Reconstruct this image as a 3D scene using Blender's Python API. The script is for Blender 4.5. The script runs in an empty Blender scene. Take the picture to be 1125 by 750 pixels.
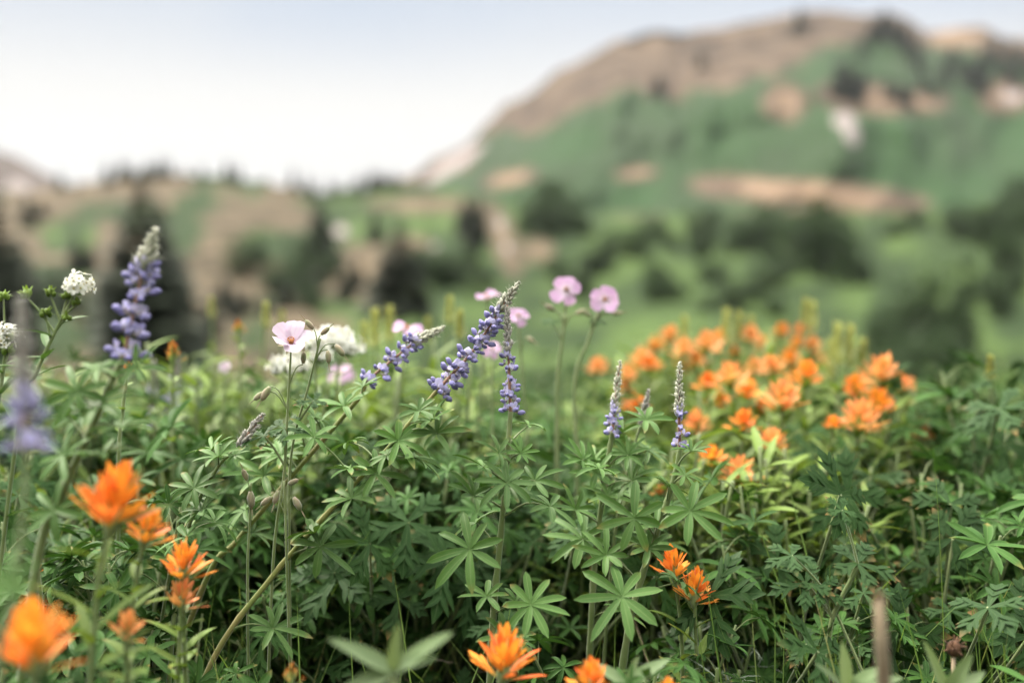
import bpy, math, random
from mathutils import Vector, Matrix, noise
random.seed(11)
V = Vector
S = bpy.context.scene
COL = S.collection
R = math.radians
U = random.uniform

HAZE = 0.00006
# ------------------------------------------------------------------ camera
F = 35/36*1125
PITCH = R(4)
CAM = V((0, 0, 0.55))
FWD = V((0, math.cos(PITCH), -math.sin(PITCH)))
UP = V((0, math.sin(PITCH), math.cos(PITCH)))
RT = V((1, 0, 0))
FOCUS = 0.735
def at(px, py, d):
    return CAM + FWD*d + RT*((px-562.5)/F*d) - UP*((py-375)/F*d)
def row_of(z, d):                       # picture row of height z at depth d (centre column)
    return 375 - F*((z-CAM.z) + d*math.sin(PITCH))/(math.cos(PITCH)*d)
def height_at(py, d):
    return at(562.5, py, d).z
cam = bpy.data.objects.new('camera', bpy.data.cameras.new('camera'))
COL.objects.link(cam)
cam.location = CAM
cam.rotation_euler = (R(90)-PITCH, 0, 0)
cam.data.lens = 35; cam.data.sensor_width = 36
cam.data.clip_start = 0.02; cam.data.clip_end = 20000
cam.data.dof.use_dof = True
cam.data.dof.focus_distance = FOCUS
cam.data.dof.aperture_fstop = 2.2
cam.data.dof.aperture_blades = 0
S.camera = cam

# ------------------------------------------------------------------ mesh helpers
class MB:
    def __init__(s):
        s.v = []; s.a = []; s.f = []; s.m = []
    def vert(s, p, a=(0, 0, 0)):
        s.v.append((p[0], p[1], p[2])); s.a.append(a); return len(s.v)-1
    def face(s, idx, mi=0):
        s.f.append(idx); s.m.append(mi)
    def mesh(s, name, mats, org=None):
        me = bpy.data.meshes.new(name)
        vs = s.v if org is None else [(x-org[0], y-org[1], z-org[2]) for x, y, z in s.v]
        me.from_pydata(vs, [], s.f)
        for m in mats: me.materials.append(m)
        me.polygons.foreach_set('material_index', s.m)
        me.polygons.foreach_set('use_smooth', [True]*len(s.f))
        at_ = me.attributes.new('luv', 'FLOAT_VECTOR', 'POINT')
        at_.data.foreach_set('vector', [c for a in s.a for c in a])
        me.update()
        return me
    def build(s, name, mats, parent=None, org=None):
        o = bpy.data.objects.new(name, s.mesh(name, mats, org))
        COL.objects.link(o)
        if parent is not None: o.parent = parent
        return o
def link(name, me, parent=None, mat=None):
    o = bpy.data.objects.new(name, me); COL.objects.link(o)
    if parent is not None: o.parent = parent
    if mat is not None: o.matrix_local = mat
    return o
def tag(o, label=None, cat=None, group=None, kind=None):
    if label: o['label'] = label
    if cat: o['category'] = cat
    if group: o['group'] = group
    if kind: o['kind'] = kind
    return o
def thing(name, loc, label, cat, group=None, rz=0, sc=1):
    o = bpy.data.objects.new(name, None); COL.objects.link(o)
    o.empty_display_size = 0.02
    o.location = loc; o.rotation_euler = (0, 0, rz); o.scale = (sc, sc, sc)
    return tag(o, label, cat, group)
def dup(src, loc, rz=0, sc=1, label=None, group=None, tilt=(0, 0)):
    r = src.copy(); COL.objects.link(r)
    r.location = loc; r.rotation_euler = (tilt[0], tilt[1], rz)
    r.scale = sc if hasattr(sc, '__len__') else (sc, sc, sc)
    if label: r['label'] = label
    if group: r['group'] = group
    for ch in list(src.children):
        c = ch.copy(); COL.objects.link(c); c.parent = r
        for g in list(ch.children):
            d = g.copy(); COL.objects.link(d); d.parent = c
    return r
def perp(d, hint=V((0, 0, 1))):
    n = hint - d*hint.dot(d)
    if n.length < 1e-4: n = V((1, 0, 0)) - d*d.x
    return n.normalized()
def rdir():
    while True:
        v = V((U(-1, 1), U(-1, 1), U(-1, 1)))
        if 0.1 < v.length < 1: return v.normalized()

def p_lup(t): return max(0.03, (t+0.02)**0.72*(1.0-t)**0.5*1.62)
def p_lance(t): return max(0.02, (t+0.015)**0.45*(1-t)**0.75*1.75)
def p_grass(t): return max(0.02, min(1, (1-t)*1.6)**0.8*(0.75+0.25*t))
def p_petal(t): return max(0.10, (t+0.04)**0.8*(1-t)**0.32*1.95) if t < 0.985 else 0.32
def p_bract(t): return max(0.16, 0.42+0.58*math.sin(min(1, t*1.25)*math.pi*0.62)) * (1 if t < .82 else max(.15, 1-(t-.82)*4.2))
def p_lobe(t): return max(0.04, (t+0.03)**0.9*(1-t)**0.55*2.0)

def blade(mb, o, d, n, L, W, prof=p_lup, bend=0.3, fold=0.25, seg=6, mi=0, rnd=None, twist=0, wave=0):
    if rnd is None: rnd = random.random()
    d = d.normalized(); n = perp(d, n)
    s = d.cross(n)
    p = V(o); prev = None
    for i in range(seg+1):
        t = i/seg
        ph = bend*t
        dd = d*math.cos(ph) - n*math.sin(ph)
        nn = n*math.cos(ph) + d*math.sin(ph)
        if i: p = p + dd*(L/seg)
        ss = s
        if twist:
            ss = s*math.cos(twist*t) + nn*math.sin(twist*t); nn = ss.cross(dd)*-1 if ss.cross(dd).dot(nn) < 0 else ss.cross(dd)
        w = W*0.5*prof(t)
        lift = nn*(fold*w)
        wv = nn*(wave*W*math.sin(t*9+rnd*20)) if wave else V((0, 0, 0))
        a = mb.vert(p-ss*w+lift+wv, (-1, t, rnd)); b = mb.vert(p, (0, t, rnd)); c = mb.vert(p+ss*w+lift-wv, (1, t, rnd))
        if prev:
            mb.face((prev[0], prev[1], b, a), mi); mb.face((prev[1], prev[2], c, b), mi)
        prev = (a, b, c)
    return p
def tube(mb, pts, rads, n=6, mi=0, rnd=0.5, cap=True):
    pts = [V(p) for p in pts]
    k = len(pts); rings = []
    hint = V((0.3, -0.9, 0.2))
    for i, p in enumerate(pts):
        d = (pts[min(i+1, k-1)]-pts[max(i-1, 0)]).normalized()
        u = perp(d, hint); hint = u; w = d.cross(u)
        r = rads[i] if hasattr(rads, '__len__') else rads
        rings.append([mb.vert(p+(u*math.cos(j*2*math.pi/n)+w*math.sin(j*2*math.pi/n))*r, (j/n, i/(k-1), rnd)) for j in range(n)])
    for i in range(k-1):
        for j in range(n):
            mb.face((rings[i][j], rings[i][(j+1) % n], rings[i+1][(j+1) % n], rings[i+1][j]), mi)
    if cap: mb.face(tuple(rings[-1]), mi)
def spline(pts, m=6):
    pts = [V(p) for p in pts]
    if len(pts) < 3: return [pts[0].lerp(pts[-1], i/m) for i in range(m+1)]
    out = []
    P = [pts[0]*2-pts[1]] + pts + [pts[-1]*2-pts[-2]]
    for i in range(1, len(P)-2):
        a, b, c, d = P[i-1], P[i], P[i+1], P[i+2]
        for j in range(m):
            t = j/m
            out.append(0.5*((2*b)+(c-a)*t+(2*a-5*b+4*c-d)*t*t+(3*b-a-3*c+d)*t**3))
    out.append(pts[-1])
    return out
def along(path, t):
    n = len(path)-1
    x = max(0, min(0.9999, t))*n
    i = int(x); return path[i].lerp(path[i+1], x-i)
def ball(mb, c, rx, ry, rz, M=None, ns=7, nr=5, mi=0, rnd=0.5):
    c = V(c); M = M or Matrix.Identity(3)
    rows = []
    for i in range(nr+1):
        th = math.pi*i/nr
        if i in (0, nr):
            rows.append([mb.vert(c+M @ V((0, 0, rz*math.cos(th))), (0, i/nr, rnd))])
        else:
            rows.append([mb.vert(c+M @ V((rx*math.sin(th)*math.cos(2*math.pi*j/ns), ry*math.sin(th)*math.sin(2*math.pi*j/ns), rz*math.cos(th))), (j/ns, i/nr, rnd)) for j in range(ns)])
    for i in range(nr):
        a, b = rows[i], rows[i+1]
        for j in range(ns):
            k = (j+1) % ns
            if len(a) == 1: mb.face((a[0], b[j], b[k]), mi)
            elif len(b) == 1: mb.face((a[j], b[0], a[k]), mi)
            else: mb.face((a[j], b[j], b[k], a[k]), mi)

# ------------------------------------------------------------------ materials
def nodes(name):
    m = bpy.data.materials.new(name); m.use_nodes = True
    nt = m.node_tree; nt.nodes.clear()
    return m, nt, nt.nodes, nt.links
def N(nt, typ, **kw):
    n = nt.nodes.new(typ)
    for k, v in kw.items():
        if k.startswith('i_'): n.inputs[k[2:].replace('_', ' ')].default_value = v
        else: setattr(n, k, v)
    return n
def math_(nt, op, a, b=None, c=None, clamp=False):
    n = nt.nodes.new('ShaderNodeMath'); n.operation = op; n.use_clamp = clamp
    for i, x in enumerate((a, b, c)):
        if x is None: continue
        if isinstance(x, (int, float)): n.inputs[i].default_value = x
        else: nt.links.new(x, n.inputs[i])
    return n.outputs[0]
def mix_(nt, fac, a, b, typ='MIX'):
    n = nt.nodes.new('ShaderNodeMix'); n.data_type = 'RGBA'; n.blend_type = typ
    def put(sock, x):
        if isinstance(x, (int, float)): sock.default_value = x
        elif isinstance(x, tuple): sock.default_value = (x[0], x[1], x[2], 1)
        else: nt.links.new(x, sock)
    put(n.inputs[0], fac); put(n.inputs[6], a); put(n.inputs[7], b)
    return n.outputs[2]
def smooth_(nt, x, lo, hi):
    n = nt.nodes.new('ShaderNodeMapRange'); n.interpolation_type = 'SMOOTHSTEP'
    nt.links.new(x, n.inputs[0]); n.inputs[1].default_value = lo; n.inputs[2].default_value = hi
    return n.outputs[0]
def finish(nt, col, trans=0.25, rough=0.5, sheen=0.0, spec=0.4, tcol=None, bump=None):
    p = N(nt, 'ShaderNodeBsdfPrincipled')
    nt.links.new(col, p.inputs['Base Color'])
    p.inputs['Roughness'].default_value = rough
    p.inputs['Specular IOR Level'].default_value = spec
    if sheen:
        p.inputs['Sheen Weight'].default_value = sheen; p.inputs['Sheen Roughness'].default_value = 0.5
    if bump is not None: nt.links.new(bump, p.inputs['Normal'])
    out = N(nt, 'ShaderNodeOutputMaterial')
    if trans:
        t = N(nt, 'ShaderNodeBsdfTranslucent')
        nt.links.new(tcol if tcol is not None else col, t.inputs['Color'])
        mx = N(nt, 'ShaderNodeMixShader'); mx.inputs[0].default_value = trans
        nt.links.new(p.outputs[0], mx.inputs[1]); nt.links.new(t.outputs[0], mx.inputs[2])
        nt.links.new(mx.outputs[0], out.inputs[0])
    else:
        nt.links.new(p.outputs[0], out.inputs[0])
def luv(nt):
    a = N(nt, 'ShaderNodeAttribute', attribute_name='luv')
    s = N(nt, 'ShaderNodeSeparateXYZ'); nt.links.new(a.outputs['Vector'], s.inputs[0])
    return s.outputs
def leaf_mat(name, ca, cb, rib, edge=None, trans=0.28, rough=0.48, sheen=0.15, vein=0.0, ribw=0.13, ribk=0.55, tipc=None, spec=0.2):
    m, nt, nd, lk = nodes(name)
    x, y, z = luv(nt)
    oi = N(nt, 'ShaderNodeObjectInfo')
    tc = N(nt, 'ShaderNodeTexCoord')
    nz = N(nt, 'ShaderNodeTexNoise', i_Scale=160.0, i_Detail=3.0)
    lk.new(tc.outputs['Object'], nz.inputs['Vector'])
    r = math_(nt, 'ADD', math_(nt, 'MULTIPLY', z, 0.55), math_(nt, 'MULTIPLY', nz.outputs['Fac'], 0.5))
    col = mix_(nt, r, ca, cb)
    au = math_(nt, 'ABSOLUTE', x)
    if vein:
        ang = math_(nt, 'SINE', math_(nt, 'MULTIPLY', math_(nt, 'SUBTRACT', math_(nt, 'MULTIPLY', y, 9.0), math_(nt, 'MULTIPLY', au, 2.2)), 6.283))
        col = mix_(nt, math_(nt, 'MULTIPLY', smooth_(nt, ang, 0.75, 1.0), vein), col, rib)
    if edge is not None:
        col = mix_(nt, math_(nt, 'MULTIPLY', smooth_(nt, au, 0.80, 1.0), 0.5), col, edge)
    ribm = math_(nt, 'SUBTRACT', 1.0, smooth_(nt, au, 0.0, ribw))
    col = mix_(nt, math_(nt, 'MULTIPLY', ribm, ribk), col, rib)
    if tipc is not None:      # yellowed or browned leaf tips on a share of the leaves
        tm = math_(nt, 'MULTIPLY', smooth_(nt, y, 0.72, 1.0), smooth_(nt, z, 0.72, 0.95))
        col = mix_(nt, math_(nt, 'MULTIPLY', tm, 0.8), col, tipc)
    bright = math_(nt, 'ADD', 0.78, math_(nt, 'MULTIPLY', oi.outputs['Random'], 0.44))
    hs = N(nt, 'ShaderNodeHueSaturation'); lk.new(col, hs.inputs['Color']); lk.new(bright, hs.inputs['Value'])
    bp = N(nt, 'ShaderNodeBump', i_Strength=0.35, i_Distance=0.0006)
    lk.new(nz.outputs['Fac'], bp.inputs['Height'])
    tcol = mix_(nt, 0.35, hs.outputs[0], (min(1, ca[0]*2.6), min(1, ca[1]*2.0), ca[2]*0.5))
    finish(nt, hs.outputs[0], trans, rough+.06, sheen, spec, tcol, bp.outputs[0])
    return m
def stem_mat(name, ca, cb, scale=40.0, trans=0.0):
    m, nt, nd, lk = nodes(name)
    tc = N(nt, 'ShaderNodeTexCoord')
    nz = N(nt, 'ShaderNodeTexNoise', i_Scale=scale, i_Detail=4.0)
    lk.new(tc.outputs['Object'], nz.inputs['Vector'])
    col = mix_(nt, smooth_(nt, nz.outputs['Fac'], 0.35, 0.65), ca, cb)
    finish(nt, col, trans, 0.55, 0.25, 0.3)
    return m
def petal_mat(name, base, tip, lo=0.2, hi=0.8, trans=0.35, rnd_col=None, vein=None, var=0.3):
    m, nt, nd, lk = nodes(name)
    x, y, z = luv(nt)
    oi = N(nt, 'ShaderNodeObjectInfo')
    tc = N(nt, 'ShaderNodeTexCoord')
    nz = N(nt, 'ShaderNodeTexNoise', i_Scale=220.0, i_Detail=2.0)
    lk.new(tc.outputs['Object'], nz.inputs['Vector'])
    yy = math_(nt, 'ADD', y, math_(nt, 'MULTIPLY', math_(nt, 'SUBTRACT', nz.outputs['Fac'], 0.5), 0.35))
    tipc = tip if rnd_col is None else mix_(nt, z, tip, rnd_col)
    col = mix_(nt, smooth_(nt, yy, lo, hi), base, tipc)
    if vein is not None:
        s = math_(nt, 'SINE', math_(nt, 'MULTIPLY', x, 13.0))
        vm = math_(nt, 'MULTIPLY', smooth_(nt, s, 0.55, 1.0), 0.35)
        col = mix_(nt, vm, col, vein)
    hs = N(nt, 'ShaderNodeHueSaturation'); lk.new(col, hs.inputs['Color'])
    lk.new(math_(nt, 'ADD', 1-var/2, math_(nt, 'MULTIPLY', oi.outputs['Random'], var)), hs.inputs['Value'])
    finish(nt, hs.outputs[0], trans, 0.5, 0.1, 0.25)
    return m
def plain_noise_mat(name, ca, cb, scale, rough=0.7, trans=0, sheen=0.0, bumpd=0.0):
    m, nt, nd, lk = nodes(name)
    tc = N(nt, 'ShaderNodeTexCoord')
    oi = N(nt, 'ShaderNodeObjectInfo')
    nz = N(nt, 'ShaderNodeTexNoise', i_Scale=scale, i_Detail=5.0)
    lk.new(tc.outputs['Object'], nz.inputs['Vector'])
    col = mix_(nt, smooth_(nt, nz.outputs['Fac'], 0.3, 0.7), ca, cb)
    hs = N(nt, 'ShaderNodeHueSaturation'); lk.new(col, hs.inputs['Color'])
    lk.new(math_(nt, 'ADD', 0.8, math_(nt, 'MULTIPLY', oi.outputs['Random'], 0.4)), hs.inputs['Value'])
    b = None
    if bumpd:
        bp = N(nt, 'ShaderNodeBump', i_Strength=0.6, i_Distance=bumpd); lk.new(nz.outputs['Fac'], bp.inputs['Height']); b = bp.outputs[0]
    finish(nt, hs.outputs[0], trans, rough, sheen, 0.3, None, b)
    return m

M_LUP = leaf_mat('lupine_leaf_green', (0.036, 0.096, 0.013), (0.082, 0.168, 0.032), (0.18, 0.25, 0.080), (0.16, 0.23, 0.085), vein=0.10, sheen=0.05, trans=0.22, tipc=(0.25, 0.19, 0.06))
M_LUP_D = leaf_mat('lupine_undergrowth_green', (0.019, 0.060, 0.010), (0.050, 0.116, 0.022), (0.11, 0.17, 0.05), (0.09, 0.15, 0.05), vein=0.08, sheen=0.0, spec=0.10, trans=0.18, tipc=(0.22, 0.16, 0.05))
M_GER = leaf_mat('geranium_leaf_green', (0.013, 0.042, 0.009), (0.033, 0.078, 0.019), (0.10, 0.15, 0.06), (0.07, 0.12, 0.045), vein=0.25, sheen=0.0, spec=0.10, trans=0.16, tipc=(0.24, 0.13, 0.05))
M_PNT = leaf_mat('paintbrush_leaf_green', (0.088, 0.160, 0.018), (0.165, 0.235, 0.042), (0.22, 0.28, 0.10), None, vein=0.0, sheen=0.05, tipc=(0.3, 0.2, 0.06))
M_PALE = leaf_mat('pale_leaf_green', (0.10, 0.16, 0.06), (0.16, 0.22, 0.10), (0.22, 0.28, 0.15), None, vein=0.1, trans=0.35)
M_GRASS = leaf_mat('grass_green', (0.075, 0.145, 0.024), (0.15, 0.23, 0.05), (0.18, 0.25, 0.08), None, trans=0.35, sheen=0.05, tipc=(0.40, 0.31, 0.14))
M_SAGE = leaf_mat('sagebrush_grey', (0.15, 0.19, 0.13), (0.22, 0.26, 0.19), (0.25, 0.28, 0.20), None, trans=0.15, sheen=0.3)
M_STEM = stem_mat('green_stem', (0.12, 0.17, 0.05), (0.17, 0.21, 0.08))
M_STEM_T = stem_mat('tan_green_stem', (0.16, 0.21, 0.045), (0.23, 0.20, 0.065), 25)
M_RACH = stem_mat('pinkish_flower_stalk', (0.26, 0.13, 0.09), (0.32, 0.19, 0.12))
M_BLUE = petal_mat('lupine_blue_petal', (0.33, 0.31, 0.54), (0.27, 0.25, 0.53), 0.1, 0.9, 0.25, (0.20, 0.18, 0.42), var=0.6)
M_BAN = petal_mat('lupine_banner_petal', (0.56, 0.53, 0.66), (0.34, 0.32, 0.60), 0.15, 0.65, 0.3, (0.48, 0.45, 0.63), var=0.5)
M_CAL = plain_noise_mat('lupine_calyx', (0.28, 0.22, 0.24), (0.36, 0.32, 0.27), 300, 0.7, 0.1, 0.5)
M_BUD = plain_noise_mat('silky_lupine_bud', (0.30, 0.31, 0.21), (0.46, 0.45, 0.34), 300, 0.75, 0.1, 0.7)
M_BUD_D = plain_noise_mat('dark_lupine_bud', (0.20, 0.19, 0.17), (0.34, 0.32, 0.26), 300, 0.75, 0.1, 0.6)
M_ORG = petal_mat('orange_bract', (0.26, 0.24, 0.04), (0.90, 0.36, 0.035), 0.10, 0.45, 0.34, (0.84, 0.17, 0.030), var=0.3)
M_ORG_S = petal_mat('soft_orange_bract', (0.46, 0.38, 0.08), (0.90, 0.44, 0.13), 0.08, 0.42, 0.30, (0.88, 0.29, 0.10), var=0.25)
M_ORG_G = petal_mat('green_bract_with_orange_tip', (0.13, 0.19, 0.05), (0.78, 0.20, 0.03), 0.60, 0.95, 0.35, (0.62, 0.24, 0.04), var=0.25)
M_PINK = petal_mat('pink_petal', (0.72, 0.62, 0.68), (0.62, 0.40, 0.60), 0.05, 0.7, 0.4, (0.56, 0.33, 0.54), (0.64, 0.36, 0.60), var=0.2)
M_PINKP = petal_mat('pale_pink_petal', (0.62, 0.40, 0.50), (0.72, 0.60, 0.70), 0.02, 0.35, 0.42, (0.68, 0.55, 0.66), (0.66, 0.42, 0.62), var=0.1)
M_WHITE = petal_mat('white_petal', (0.74, 0.76, 0.60), (0.82, 0.82, 0.76), 0.1, 0.5, 0.3, (0.80, 0.79, 0.70), var=0.1)
M_YEL = plain_noise_mat('yellow_flower_centre', (0.55, 0.42, 0.10), (0.40, 0.34, 0.10), 200)
M_STAM = plain_noise_mat('brown_orange_stamens', (0.34, 0.15, 0.05), (0.50, 0.22, 0.08), 200)
M_YG = leaf_mat('yellow_green_seed_head', (0.24, 0.28, 0.09), (0.34, 0.36, 0.14), (0.36, 0.38, 0.18), None, trans=0.35)
M_SEP = plain_noise_mat('hairy_sepal', (0.22, 0.24, 0.11), (0.33, 0.25, 0.17), 150, 0.8, 0.15, 0.5)
M_DEAD = stem_mat('dead_brown_stalk', (0.27, 0.19, 0.11), (0.42, 0.33, 0.21), 30)
M_SEED = plain_noise_mat('dark_brown_seed_head', (0.05, 0.025, 0.015), (0.12, 0.06, 0.03), 200, 0.9)
M_BARK = plain_noise_mat('conifer_bark', (0.06, 0.045, 0.035), (0.11, 0.085, 0.06), 3, 0.9)
M_CON = plain_noise_mat('conifer_needles', (0.013, 0.020, 0.010), (0.026, 0.034, 0.016), 0.8, 0.8)
M_SHR = plain_noise_mat('shrub_leaves', (0.022, 0.045, 0.013), (0.044, 0.078, 0.024), 0.5, 0.7, 0.2)

# ------------------------------------------------------------------ world and sun
SUN_EL, SUN_AZ = R(50), R(-42)          # azimuth measured from +Y towards +X: the sun stands left, beyond the meadow
w = bpy.data.worlds.new('World'); S.world = w; w.use_nodes = True
nt = w.node_tree; nt.nodes.clear()
sky = N(nt, 'ShaderNodeTexSky', sky_type='NISHITA', sun_disc=False)
sky.sun_elevation = SUN_EL; sky.sun_rotation = SUN_AZ; sky.air_density = 1.0; sky.dust_density = 2.0; sky.altitude = 2500
tc = N(nt, 'ShaderNodeTexCoord')
mp = N(nt, 'ShaderNodeMapping'); mp.inputs['Scale'].default_value = (1.0, 1.0, 1.6); mp.inputs['Location'].default_value = (0.35, 0.1, 0.0)
nt.links.new(tc.outputs['Generated'], mp.inputs['Vector'])
nz = N(nt, 'ShaderNodeTexNoise', i_Scale=1.7, i_Detail=6.0, i_Roughness=0.5)
nt.links.new(mp.outputs[0], nz.inputs['Vector'])
cover = smooth_(nt, nz.outputs['Fac'], 0.12, 0.34)
sz = N(nt, 'ShaderNodeSeparateXYZ'); nt.links.new(tc.outputs['Generated'], sz.inputs[0])
el = math_(nt, 'MAXIMUM', sz.outputs[2], 0.0)
# white haze low down, thin blue-grey cloud higher up, bright cloud overhead
cool = math_(nt, 'MULTIPLY', smooth_(nt, el, 0.15, 0.27), math_(nt, 'ADD', 0.7, math_(nt, 'MULTIPLY', 0.3, smooth_(nt, nz.outputs['Fac'], 0.62, 0.40))))
cool = math_(nt, 'MULTIPLY', cool, smooth_(nt, el, 0.52, 0.33))
cloud0 = mix_(nt, cool, (7.3, 7.2, 7.0), (4.4, 5.2, 6.4))
zen = math_(nt, 'ADD', 0.80, math_(nt, 'MULTIPLY', smooth_(nt, el, 0.34, 0.95), 4.2))
# the cloud is brightest round the hidden sun and dull on the far side of the sky
dt = N(nt, 'ShaderNodeVectorMath', operation='DOT_PRODUCT'); nt.links.new(tc.outputs['Generated'], dt.inputs[0])
dt.inputs[1].default_value = (math.sin(SUN_AZ)*math.cos(SUN_EL), math.cos(SUN_AZ)*math.cos(SUN_EL), math.sin(SUN_EL))
glow = math_(nt, 'ADD', 0.14, math_(nt, 'MULTIPLY', smooth_(nt, dt.outputs['Value'], -0.70, 0.95), 1.12))
low = math_(nt, 'MINIMUM', glow, 1.0)
hi_ = smooth_(nt, el, 0.26, 0.5)
glow = math_(nt, 'ADD', math_(nt, 'MULTIPLY', low, math_(nt, 'SUBTRACT', 1.0, hi_)), math_(nt, 'MULTIPLY', glow, hi_))
zen = math_(nt, 'MULTIPLY', zen, glow)
cz = N(nt, 'ShaderNodeVectorMath', operation='SCALE'); nt.links.new(cloud0, cz.inputs[0]); nt.links.new(zen, cz.inputs['Scale'])
cloud = cz.outputs[0]
mixed = mix_(nt, cover, sky.outputs[0], cloud)
bg = N(nt, 'ShaderNodeBackground'); bg.inputs['Strength'].default_value = 0.052
nt.links.new(mixed, bg.inputs['Color'])
wo = N(nt, 'ShaderNodeOutputWorld'); nt.links.new(bg.outputs[0], wo.inputs[0])
sun = bpy.data.objects.new('sun', bpy.data.lights.new('sun', 'SUN')); COL.objects.link(sun)
sun.data.energy = 2.4; sun.data.angle = R(10); sun.data.color = (1.0, 0.93, 0.80)
sd = V((math.sin(SUN_AZ)*math.cos(SUN_EL), math.cos(SUN_AZ)*math.cos(SUN_EL), math.sin(SUN_EL)))
sun.rotation_euler = sd.to_track_quat('Z', 'Y').to_euler()

# ------------------------------------------------------------------ ground and hills
def gz(x, y):
    r = math.hypot(x, y)
    z = 0.02*noise.noise(V((x*2.0, y*2.0, 0.3)))
    if r > 3.4:
        t = min(1, (r-3.4)/60)
        z -= 9.0*(1-(1-t)**2) + 0.0
    if r > 60:
        z -= (r-60)*0.002
    return z
mb = MB()
rs = [0.0, 0.3, 0.5, 0.7, 0.9, 1.1, 1.3, 1.6, 2, 2.4, 2.8, 3.2, 3.4, 3.7, 4.2, 5, 6.5, 9, 13, 20, 30, 45, 60, 90, 150, 300, 700, 1400, 2600]
NA = 72
prev = None
for r in rs:
    if r == 0:
        ring = [mb.vert((0, 0, gz(0, 0)))]
    else:
        ring = [mb.vert((r*math.cos(2*math.pi*j/NA), r*math.sin(2*math.pi*j/NA), gz(r*math.cos(2*math.pi*j/NA), r*math.sin(2*math.pi*j/NA)))) for j in range(NA)]
    if prev:
        for j in range(NA):
            k = (j+1) % NA
            if len(prev) == 1: mb.face((prev[0], ring[j], ring[k]))
            else: mb.face((prev[j], ring[j], ring[k], prev[k]))
    prev = ring
m, nt, nd, lk = nodes('meadow_soil')
tc = N(nt, 'ShaderNodeTexCoord')
n1 = N(nt, 'ShaderNodeTexNoise', i_Scale=30.0, i_Detail=6.0); lk.new(tc.outputs['Object'], n1.inputs['Vector'])
n2 = N(nt, 'ShaderNodeTexNoise', i_Scale=0.08, i_Detail=6.0); lk.new(tc.outputs['Object'], n2.inputs['Vector'])
ln = N(nt, 'ShaderNodeVectorMath', operation='LENGTH'); lk.new(tc.outputs['Object'], ln.inputs[0])
soil = mix_(nt, smooth_(nt, n1.outputs['Fac'], 0.35, 0.7), (0.018, 0.015, 0.010), (0.050, 0.040, 0.025))
grs = mix_(nt, smooth_(nt, n2.outputs['Fac'], 0.35, 0.65), (0.055, 0.095, 0.035), (0.10, 0.14, 0.055))
col = mix_(nt, smooth_(nt, ln.outputs['Value'], 3.0, 6.0), soil, grs)
finish(nt, col, 0, 0.95)
tag(mb.build('ground', [m]), kind='structure')

def interp(tab, x):
    if x <= tab[0][0]: return tab[0][1]
    for (a, p), (b, q) in zip(tab, tab[1:]):
        if x <= b:
            t = (x-a)/(b-a); return p+(q-p)*t
    return tab[-1][1]
def frac(p, o=5): return noise.fractal(p, 1.0, 2.0, o)

class Hill:
    """a hillside: foot at depth r0, crest at depth r1 with the crest line given per bearing, then a back slope"""
    def __init__(s, crest, foot_row, r0, r1, rough, seed, pw=1.0, crag=3.0):
        s.crag = crag
        s.crest, s.foot, s.r0, s.r1, s.rough, s.seed, s.pw = crest, foot_row, r0, r1, rough, seed, pw
    def top(s, px):
        return interp(s.crest, px) + s.crag*frac(V((px*0.03, s.seed, 1.0)), 5)
    def point(s, px, t):
        top = s.top(px)
        tt = min(1, t)
        py = s.foot + (top-s.foot)*tt
        d = s.r0*(s.r1/s.r0)**(tt**s.pw)
        k = math.sin(math.pi*min(1, tt))**0.5
        d *= 1 + s.rough*k*frac(V((px*0.006, tt*2.2, s.seed)), 5)
        # gullies running down the slope
        d *= 1 + 0.35*s.rough*k*(abs(noise.noise(V((px*0.022+0.5*frac(V((px*.01, tt*3, 4.0)), 3), tt*1.2, s.seed+3))))*2-0.5)
        p = at(px, py, d)
        if t > 1:
            p = p + V((0, (t-1)*s.r1*0.8, -(t-1)*s.r1*0.9)); p.z = max(p.z, -20)
        return p, py
    def on(s, px, py):
        top = s.top(px)
        return s.point(px, max(0, min(1, (s.foot-py)/(s.foot-top))))[0]
    def build(s, name, mat, colour, nx=240, ny=100, x0=-420, x1=1560):
        mb = MB(); rows = []
        for j in range(ny+8):
            t = j/ny
            if j > ny: t = 1+(j-ny)*0.12
            row = []
            for i in range(nx+1):
                px = x0+(x1-x0)*i/nx
                p, py = s.point(px, t)
                row.append(mb.vert(p, colour(px, py, s)))
            rows.append(row)
        for j in range(ny+7):
            for i in range(nx):
                mb.face((rows[j][i], rows[j][i+1], rows[j+1][i+1], rows[j+1][i]))
        return tag(mb.build(name, [mat]), kind='structure')

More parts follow.
